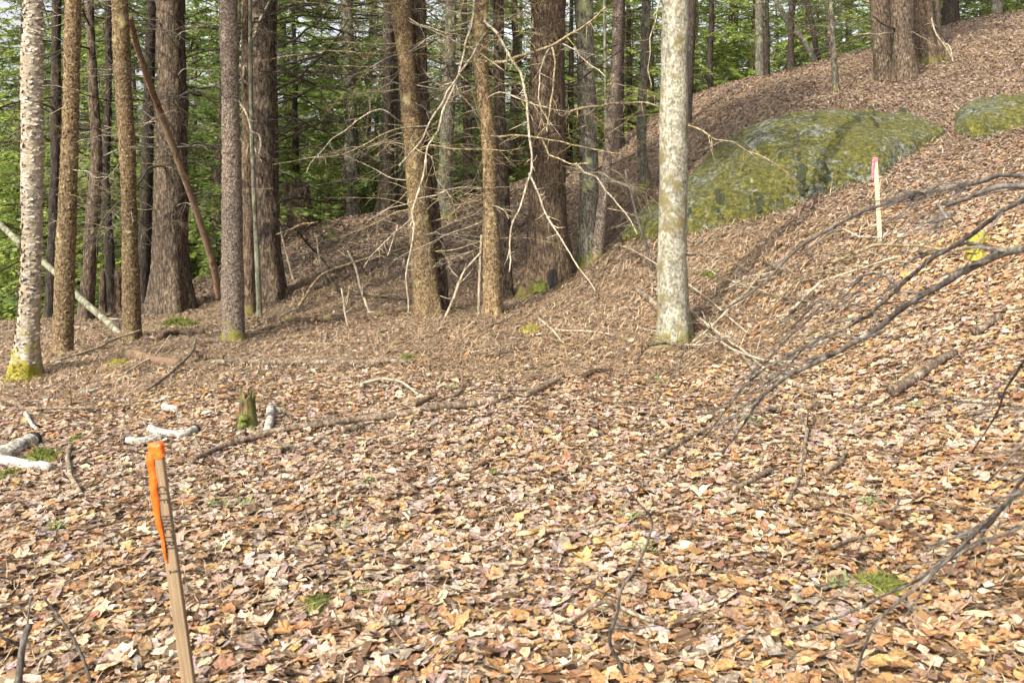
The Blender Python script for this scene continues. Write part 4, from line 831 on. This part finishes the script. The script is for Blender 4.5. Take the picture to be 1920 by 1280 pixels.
stick('fallen_log', [(1828,640),(1850,622),(1876,604)], 15, 12, 'log', 'short weathered log further up above the mossy weathered log', 'log', sides=12)
stick('fallen_branch', [(1400,690),(1430,718),(1500,738),(1530,742)], 13, 10, 'log', 'half buried grey log in the brush below the pale maple', 'log', sides=12)
stick('fallen_branch', [(1190,548),(1210,566),(1236,592)], 10, 13, 'log', 'grey branch stub pointing at the foot of the pale maple', 'branch')
stick('fallen_branch', [(1020,1013),(1070,1010),(1140,996)], 8, 5, 'stick', 'dark brown stick half under leaves in the open middle', 'stick')
stick('fallen_branch', [(1055,1192),(1110,1178),(1150,1172),(1190,1178),(1220,1188)], 9, 7, 'log', 'arched dark grey stick in the open leaves', 'stick', raise_=[0, .02, .04, .02, 0])
stick('fallen_branch', [(1528,1056),(1580,1040),(1642,1020)], 8, 6, 'log', 'short straight grey stick up the slope from the green moss cushion', 'stick')
stick('fallen_branch', [(1375,932),(1410,915),(1445,895)], 12, 9, 'stick', 'chunky brown stick beside the crooked grey stick', 'stick')
stick('fallen_branch', [(1545,905),(1570,885),(1590,860)], 9, 6, 'stick', 'small dark stick beside the foot of the crooked grey stick', 'stick')
stick('fallen_branch', [(520,862),(550,852),(590,846)], 12, 9, 'log', 'stubby grey log piece under the long fallen branch', 'log')
stick('fallen_branch', [(640,822),(660,818),(682,812)], 13, 11, 'log', 'pale stubby log piece just below the long fallen branch', 'log')
stick('fallen_branch', [(1290,1255),(1350,1240),(1400,1215)], 9, 6, 'pale', 'yellowish bare stick lying on the leaves', 'stick')
stick('fallen_branch', [(1200,1105),(1300,1095),(1500,1075)], 4, 3, 'stick', 'very thin long twig lying straight on the leaves', 'stick')
# brush of bare branches beside the maple
BRUSH = [([(1225,548),(1300,610),(1380,665),(1440,712)],6,4,'pale'),([(1150,470),(1230,520),(1310,570),(1400,640)],4,3,'pale'),([(1230,560),(1320,640),(1395,668)],5,3,'stick'),([(1300,655),(1380,600),(1420,535),(1440,510)],4,3,'pale'),
 ([(1330,600),(1460,640),(1560,650),(1700,640)],4,3,'stick'),([(1430,500),(1470,535),(1530,555),(1600,570)],5,3,'stick'),([(1480,600),(1540,560),(1620,520),(1690,490)],6,4,'pale'),([(1440,600),(1520,545),(1620,510)],5,3,'gold'),
 ([(1560,505),(1640,498),(1730,490),(1800,488)],7,5,'gold'),([(1530,470),(1580,462),(1650,457)],4,3,'pale'),([(1420,560),(1500,590),(1600,600),(1740,583)],4,3,'stick'),([(1460,700),(1560,650),(1640,640)],4,3,'gold'),
 ([(1350,560),(1420,545),(1500,500)],3,2,'pale'),([(1300,520),(1350,545),(1440,560)],3,2,'pale'),([(1500,480),(1530,520),(1545,545)],3,2,'stick'),([(1320,640),(1400,690),(1470,700)],5,4,'pale'),([(1190,690),(1240,672),(1290,664)],6,4,'stick'),([(1280,690),(1360,668),(1420,655)],5,3,'stick'),
 ([(1620,660),(1640,640),(1650,600)],3,2,'greytwig'),([(1550,620),(1650,585),(1740,575)],5,3,'log')]
for i, (p, a0, a1, mk) in enumerate(BRUSH):
    stick('brush_branch', p, a0, a1, mk, 'thin bare dead branch in the tangle of brush beside the pale maple', 'branch', 'dead branches of the brush tangle', twigs=10, raise_=[.02, .10+.02*(i % 5), .06+.03*(i % 3), .02], sides=6)
# loose sticks too alike to tell apart
rs = np.random.default_rng(77)
for i in range(60):
    if i < 26: px, py, l, mk = rs.uniform(120, 1180), rs.uniform(600, 700), rs.uniform(30, 110), ['pale', 'stick', 'log', 'gold'][i % 4]
    elif i < 44: px, py, l, mk = rs.uniform(1250, 1900), rs.uniform(480, 780), rs.uniform(30, 130), ['stick', 'log', 'pale'][i % 3]
    else: px, py, l, mk = rs.uniform(60, 1850), rs.uniform(720, 1180), rs.uniform(30, 110), ['stick', 'log', 'stick'][i % 3]
    an = rs.normal(-.25, .35); dx, dy = math.cos(an)*l/2, math.sin(an)*l/2*.6
    stick('dead_stick', [(px-dx, py-dy), (px, py+rs.normal(0, 3)), (px+dx, py+dy)], rs.uniform(3, 6), rs.uniform(2, 3.5), mk, 'thin loose dead stick lying on the forest floor', 'stick', 'loose sticks on the forest floor', sides=6, twigs=int(rs.integers(0, 3)))

# ------------------------------------------------------------------ upright dead saplings and twigs rooted in the ground
def sprout(path, w0, w1, mat, label, Y=None, name='sapling', twigs=3, group=None, dY=0):
    b = ray(*path[-1]); Y = b[1]; n = len(path); P = np.array([PX(px, py, Y-dY*(1-i/(n-1))) for i, (px, py) in enumerate(path)]); P[-1, 2] = b[2]-.05
    S = spline(P, n*7); ww = np.linspace(w0, w1, n*7)/2/FPX*Y; g = Geo(); g.add(*tube(S, ww, 7)); rr = np.random.default_rng(int(sum(path[0]))+5)
    for _ in range(twigs):
        i = rr.integers(2, n*5); d = np.array([rr.normal(0, 1), rr.normal(0, .6), rr.uniform(.1, 1)]); d /= np.linalg.norm(d); l = rr.uniform(.08, .3)
        g.add(*tube(np.stack([S[i], S[i]+d*l*.5, S[i]+d*l+np.array([0, 0, .03])]), np.array([.6, .4, .2])*ww[i], 4))
    base = np.array(b); return tag(obj(name, g.mesh(name, [M[mat]], off=base), None, base), label, 'sapling', group)
sprout([(524,425),(532,455),(540,485),(552,527)], 4, 5, 'pale', 'pale dead sapling stick on the ridge foot beside the straight hemlock')
sprout([(594,440),(598,480),(605,508),(613,532)], 3, 5, 'pale', 'pale bent dead stick standing near the foot of the low ridge')
sprout([(652,470),(668,505),(676,540),(690,578),(697,592)], 4, 6, 'pale', 'taller pale dead stick leaning on the low ridge')
sprout([(640,540),(645,570),(648,592),(656,618)], 3, 4, 'pale', 'short pale standing twig below the taller pale dead stick')
sprout([(903,440),(900,500),(898,560),(897,594)], 5, 6, 'pale', 'straight whitish stick standing against the kinked twiggy trunk', twigs=0)
sprout([(922,515),(916,550),(912,592)], 4, 5, 'pale', 'short pale stick in front of the foot of the kinked twiggy trunk', twigs=0)
sprout([(1172,320),(1185,370),(1198,420),(1212,460),(1228,510)], 4, 6, 'greytwig', 'thin grey sapling leaning towards the pale maple', twigs=2)
sprout([(830,600),(850,560),(870,510),(900,475)][::-1], 4, 6, 'pale', 'fork of pale dead sticks rising from the foot of the fused trunks', twigs=5)
sprout([(1172,915),(1195,940),(1222,975),(1216,1010),(1195,1060),(1165,1105),(1157,1150),(1143,1200),(1160,1240),(1190,1290)], 3, 8, 'greytwig', 'slender wavy leafless twig standing in the open leaves', twigs=3, dY=.25)
sprout([(1283,655),(1270,690),(1245,730),(1215,765)], 2, 4, 'greytwig', 'fine dark twig standing below the foot of the pale maple', twigs=1)
sprout([(1690,930),(1675,960),(1655,1000)], 4, 5, 'greytwig', 'short dark upright twig above the green moss cushion', twigs=1)
sprout([(78,1115),(110,1155),(140,1200),(160,1245),(180,1300)], 4, 7, 'greytwig', 'slim dark twig leaning near the foot of the orange-ribboned stake', twigs=1)
sprout([(55,1172),(45,1200),(38,1250),(28,1330)], 12, 15, 'greytwig', 'thick grey forked twig standing at the edge of the clearing', twigs=2)
sprout([(464,695),(460,715),(440,722)], 2, 3, 'greytwig', 'tiny upright twig above the small mossy stump', twigs=0)

# ------------------------------------------------------------------ moss cushions and green sprigs
for px, py, rad, mk, lab in [(1645,1112,.085,'moss','bright green moss cushion between fallen leaves under bare twigs'),(1667,1137,.03,'moss','tiny moss cushion just below the bright green cushion'),(590,1143,.055,'moss','yellow-green moss tuft by a grey leaf'),(655,1118,.03,'moss','middle one of three small moss tufts'),(690,1115,.032,'moss','far one of three small moss tufts beyond the yellow-green tuft'),
  (18,902,.09,'moss','moss patch below the white birch logs'),(82,868,.11,'moss','mossy lump behind the crossing white birch logs'),(145,832,.06,'moss','small moss patch beyond the curved grey stick'),(935,890,.04,'moss','small dark green moss tuft in the open leaves'),(635,887,.04,'moss','little moss tuft under the long fallen branch'),
  (335,617,.22,'moss','green mossy hump at the foot of the broad hemlock'),(218,688,.10,'moss_yellow','yellow moss spot beside the rotten log'),(995,624,.12,'moss_yellow','low yellowish moss patch before the thickest hemlock'),(1335,520,.10,'moss','moss spot on the slope beyond the pale maple'),(765,680,.1,'moss','dull moss patch on the needle-covered floor')]:
    x, y, z = ray(px, py); o = obj('moss_cushion', moss_lump('moss_cushion', rad, .45, M[mk], int(px), 900), None, (x, y, z+.015)); tag(o, lab, 'moss')
def sprig(px, py, s, seed):
    x, y, z = ray(px, py); rr = np.random.default_rng(seed); n = 26; g = Geo()
    for _ in range(n):
        a_ = rr.random()*6.283; d = np.array([math.cos(a_), math.sin(a_), rr.uniform(.15, .8)]); l = s*rr.uniform(.4, 1); b = np.array([rr.normal(0, .25), rr.normal(0, .25), 0])*s; sd_ = np.array([-d[1], d[0], 0])*s*.06
        m_ = b+d*l*.6; t_ = b+d*l+np.array([0, 0, -.25*l]); g.add(np.stack([b-sd_, b+sd_, m_+sd_, m_-sd_, t_]), [[0, 1, 2, 3]], [[3, 2, 4]])
    return tag(obj('green_sprig', g.mesh('green_sprig', [M['sprig']], False), None, (x, y, z+.03)), 'small green fern-like sprig growing through the leaves', 'plant', 'green sprigs among the leaves')
for i, (px, py) in enumerate([(430,962),(400,958),(460,955),(105,1000),(1225,718),(1245,725),(1205,1045),(1630,960),(1640,955),(850,735),(1400,795),(1420,800),(925,635),(690,915),(1590,1120),(1575,1115),(1180,985),(525,780),(650,1000),(1715,770),(530,850)]): sprig(px, py, .07, i)

# ------------------------------------------------------------------ survey stakes
def stake(px, top, Y, wd, th, yaw, lean, wood, rib, label, tail_len, letters=False, drop=0.0, tw_=1.15):
    (tx, ty), (bx, by) = top; P1 = np.array(PX(tx, ty, Y)); P0 = np.array(PX(bx, by, Y)); zg = Hs(P0[0], Y)
    ax = P1-P0; t = (zg-P0[2])/ax[2]; P0 = P0+ax*t; ax = P1-P0; Lh = np.linalg.norm(ax); root = empty('survey_stake', P0, label, 'stake')
    za = Vector(ax).normalized(); xa = (Vector((1, 0, 0))-za*za.x).normalized(); ya = za.cross(xa)
    root.rotation_euler = (Matrix((xa, ya, za)).transposed() @ Matrix.Rotation(yaw, 3, 'Z')).to_euler()
    n = 26; z = np.concatenate([[-.2], np.linspace(-.02, Lh, n)]); C = np.stack([0*z, 0*z, z], 1); g = Geo(); V = []
    rr = np.random.default_rng(3); w2, t2, bv = wd/2, th/2, .0018
    prof = np.array([(-w2+bv, -t2), (w2-bv, -t2), (w2, -t2+bv), (w2, t2-bv), (w2-bv, t2), (-w2+bv, t2), (-w2, t2-bv), (-w2, -t2+bv)])
    for k in z: V.append(np.c_[prof*(1+rr.normal(0, .008, (8, 2))), np.full(8, k)])
    V = np.concatenate(V); V[-8:, 2] += np.array([0, .003, .003, .002, 0, -.002, -.003, 0])
    i = np.arange(len(z)-1)[:, None]*8; j = np.arange(8)[None, :]; j2 = (j+1) % 8
    g.add(V, np.stack([i+j, i+j2, i+8+j2, i+8+j], -1).reshape(-1, 4)); me = g.mesh('lath', [M[wood]], False)
    bm_f = [list(range((len(z)-1)*8, len(z)*8))]; g.V = [V]; me = mesh_np('lath', V, [np.concatenate(g.Q), np.array(bm_f)], [M[wood]], False); obj('lath', me, root)
    # wrapped ribbon: wrinkled sleeve round the head
    zz = np.linspace(Lh-.036*wd/.038, Lh+.002, 9); th_ = np.linspace(0, 6.283, 32, endpoint=False); V = []
    for k, hz in enumerate(zz):
        c, s = np.cos(th_), np.sin(th_); e_ = 5.0; rx = (w2+.0025)/((abs(c)**e_+abs(s)**e_)**(1/e_)); ry = (t2+.0025)/((abs(c)**e_+abs(s)**e_)**(1/e_))
        wr = (fbm(np.stack([c*2, s*2, 0*c+hz*180], 1), 2, 6)-.5)*.006
        V.append(np.stack([c*(rx+wr), s*(ry+wr), hz+.004*np.sin(th_*2+1)+0*c], 1))
    V = np.concatenate(V); i = np.arange(8)[:, None]*32; j = np.arange(32)[None, :]; j2 = (j+1) % 32
    Q = np.stack([i+j, i+j2, i+32+j2, i+32+j], -1).reshape(-1, 4); topf = np.array([list(range(8*32, 9*32))])
    rb_ = obj('ribbon', mesh_np('ribbon', V, [Q, topf], [M[rib]]), root)
    # hanging tail, thin strip with thickness
    m = 40; s = np.linspace(0, 1, m); r2 = np.random.default_rng(8)
    xc = -w2*.86+drop*s*.4+.0015*np.sin(s*9); yc = -t2-.0025-.004*np.sin(np.pi*np.clip(s, 0, 1))-.0015*np.sin(s*23); hz = Lh-.02-s*tail_len
    hw = tw_*wd*(.17+.05*np.sin(s*2.6+.6)+.025*np.sin(s*31))*(1-.45*s); tw = .5+.5*np.sin(s*5)
    A0 = np.stack([xc-hw, yc-.006*tw, hz], 1); A1 = np.stack([xc+hw, yc+.006*tw-.002, hz], 1); nrm = np.array([0, .0012, 0])
    V = np.concatenate([A0, A1, A0+nrm, A1+nrm]); k = np.arange(m-1)
    Q = np.concatenate([np.stack([k, k+m, k+m+1, k+1], 1), np.stack([k+2*m, k+1+2*m, k+1+3*m, k+3*m], 1), np.stack([k, k+1, k+1+2*m, k+2*m], 1), np.stack([k+m, k+3*m, k+1+3*m, k+1+m], 1)])
    obj('tail', mesh_np('tail', V, [Q], [M[rib]]), rb_)
    if letters:
        G = {'C': [[(.9, .85), (.6, 1), (.25, .85), (.1, .5), (.25, .12), (.6, 0), (.9, .15)]], 'L': [[(.15, 1), (.15, 0), (.85, .02)]], 'F': [[(.15, 0), (.15, 1), (.85, 1)], [(.15, .55), (.7, .55)]],
             'H': [[(.15, 0), (.15, 1)], [(.8, 0), (.8, 1)], [(.15, .5), (.8, .5)]], 'N': [[(.12, 0), (.12, 1), (.82, 0), (.82, 1)]], 'T': [[(.5, 0), (.5, 1)], [(.05, 1), (.95, 1)]],
             'R': [[(.15, 0), (.15, 1), (.7, .95), (.8, .72), (.65, .52), (.15, .5)], [(.4, .5), (.85, 0)]], '1': [[(.25, .8), (.5, 1), (.5, 0)], [(.2, 0), (.8, 0)]]}
        cur = Lh-.108; hgt = .020; adv = .0165
        for ch in 'CLF  HNCTRL   1':
            g = Geo()
            for st in G.get(ch, []):
                pts = np.array([[.012-w2*.35+(v-.5)*hgt+rr.normal(0, .0005), 0, cur-u*.0135+rr.normal(0, .0005)] for u, v in st])
                for a_, b_ in zip(pts[:-1], pts[1:]):
                    d = b_-a_; l = np.linalg.norm(d)+1e-9; nn = np.array([-d[2], 0, d[0]])/l*.0015; d = d/l*.0008; yv = np.array([0, -t2-.0007, 0]); yb = np.array([0, -t2+.0002, 0])
                    q4 = np.stack([a_-d-nn, b_+d-nn, b_+d+nn, a_-d+nn]); g.add(np.concatenate([q4+yv, q4+yb]), [[0, 1, 2, 3], [4, 5, 1, 0], [5, 6, 2, 1], [6, 7, 3, 2], [7, 4, 0, 3]])
            if ch in G: obj('letter', g.mesh('letter', [M['ink']], False), root)
            cur -= adv if ch != ' ' else adv*.8
    return root
stake(0, ((292, 832), (354, 1280)), 2.2, .035, .014, R(-12), 0, 'lath', 'orange', 'tilted wooden survey stake with orange ribbon and black handwriting', .285, True, .012)
fy = ray(1650, 454)[1]
stake(0, ((1641, 296), (1650, 454)), fy, .045, .018, R(-8), 0, 'lath_pale', 'pink', 'pale wooden survey stake with pink ribbon in front of the mossy rock', .22, False, -.06, 2.0)

# ------------------------------------------------------------------ overhanging bare sapling beside the viewpoint
sx, sy = 2.75, 2.3; sz = Hs(sx, sy)
root = empty('bare_sapling', (sx, sy, sz), 'leafless sapling whose drooping grey twigs reach over the slope', 'tree')
b0 = np.array([sx, sy, sz]); S = spline(np.array([[0, 0, -.3, .03], [.03, 0, 1, .026], [-.02, .02, 2.2, .021], [.02, 0, 3.6, .008]]), 60); g = Geo(); g.add(*tube(S[:, :3], S[:, 3], 12)); obj('trunk', g.mesh('trunk', [M['greytwig']]), root)
OB = [([(1920,337),(1880,336),(1790,350),(1700,376),(1600,416),(1500,466),(1430,522),(1360,582)],12,4,1.75,2.5,1.72), ([(1920,354),(1860,362),(1830,372),(1800,382),(1768,392)],13,9,1.6,1.75,1.70), ([(1768,392),(1772,405),(1800,412)],10,4,1.75,1.75,None),
 ([(1920,376),(1850,415),(1760,475),(1690,532),(1620,590),(1530,640),(1440,692),(1380,752),(1320,815)],12,4,1.8,2.9,1.95), ([(1890,474),(1840,466),(1780,468),(1720,480),(1660,512),(1580,560),(1510,605),(1450,652),(1405,720)],7,3,2.0,2.8,None),
 ([(1920,464),(1850,490),(1780,532),(1700,577),(1650,610),(1560,665),(1460,722),(1425,757),(1395,810),(1360,852)],18,5,1.8,2.9,2.05), ([(1650,610),(1590,630),(1540,640),(1480,685),(1420,722)],6,3,2.2,2.7,None), ([(1560,665),(1490,690),(1430,715),(1380,740)],5,2,2.4,2.8,None),
 ([(1920,920),(1850,975),(1790,1040),(1720,1103),(1640,1172),(1616,1228),(1602,1290)],11,5,1.5,2.0,2.1), ([(1920,912),(1860,968),(1800,1035),(1740,1075),(1650,1130),(1570,1160),(1480,1178)],9,5,1.6,2.6,2.1), ([(1920,982),(1860,1008),(1790,1045),(1730,1090)],8,5,1.7,1.9,1.9),
 ([(1920,762),(1860,748),(1790,745),(1740,732),(1700,708),(1660,655)],6,3,2.3,2.9,1.55), ([(1920,658),(1895,700),(1878,745),(1850,790),(1815,850)],7,3,2.1,2.6,1.9), ([(1920,830),(1880,870),(1850,905)],6,3,1.8,2.0,1.8), ([(1700,376),(1740,362),(1800,352)],7,4,1.9,1.8,None), ([(1690,532),(1640,520),(1560,560),(1480,610)],6,3,2.1,2.6,None)]
for path, w0, w1, Y0, Y1, zt in OB:
    n = len(path); P = [PX(px, py, Y0+(Y1-Y0)*i/(n-1)) for i, (px, py) in enumerate(path)]; wv = [(w0+(w1-w0)*i/(n-1))/2/FPX*(Y0+(Y1-Y0)*i/(n-1)) for i in range(n)]
    if zt is not None:
        q = np.array([sx, sy, sz+max(.8, zt+.25)]); p0 = np.array(P[0]); mid = p0*.45+q*.55; mid[2] += .06; P = [q, mid]+P; wv = [wv[0]*1.5, wv[0]*1.2]+wv
    S = spline(np.c_[np.array(P), wv], len(P)*7); S[:, :3] += (np.stack([fbm(S[:, :3]*7+1, 2, 3), fbm(S[:, :3]*7+5, 2, 4), fbm(S[:, :3]*7+9, 2, 5)], 1)-.5)*.02+(np.stack([fbm(S[:, :3]*28+1, 2, 3), fbm(S[:, :3]*28+5, 2, 4), fbm(S[:, :3]*28+9, 2, 5)], 1)-.5)*.007
    kk = np.arange(0, len(S)+6, 5); kr = np.random.default_rng(int(sum(path[0]))+3).normal(0, .007, (len(kk), 3)); S[:, :3] += np.stack([np.interp(np.arange(len(S)), kk, kr[:, q_]) for q_ in range(3)], 1)
    g = Geo(); g.add(*tube(S[:, :3], .80*S[:, 3]*(1+.6*(fbm(S[:, :3]*40, 2, 1)-.5)), 8)); rr = np.random.default_rng(int(sum(path[0])))
    for _ in range(14):
        i = rr.integers(len(S)//3, len(S)-2); d = np.array([-rr.uniform(.3, 1), rr.uniform(-.2, .8), -rr.uniform(.0, .8)]); d /= np.linalg.norm(d); l = rr.uniform(.05, .22)
        g.add(*tube(np.stack([S[i, :3], S[i, :3]+d*l*.5+rr.normal(0, .006, 3), S[i, :3]+d*l]), np.array([.5, .35, .18])*S[i, 3], 5))
    obj('branch', g.mesh('branch', [M['greytwig']], off=b0), root)
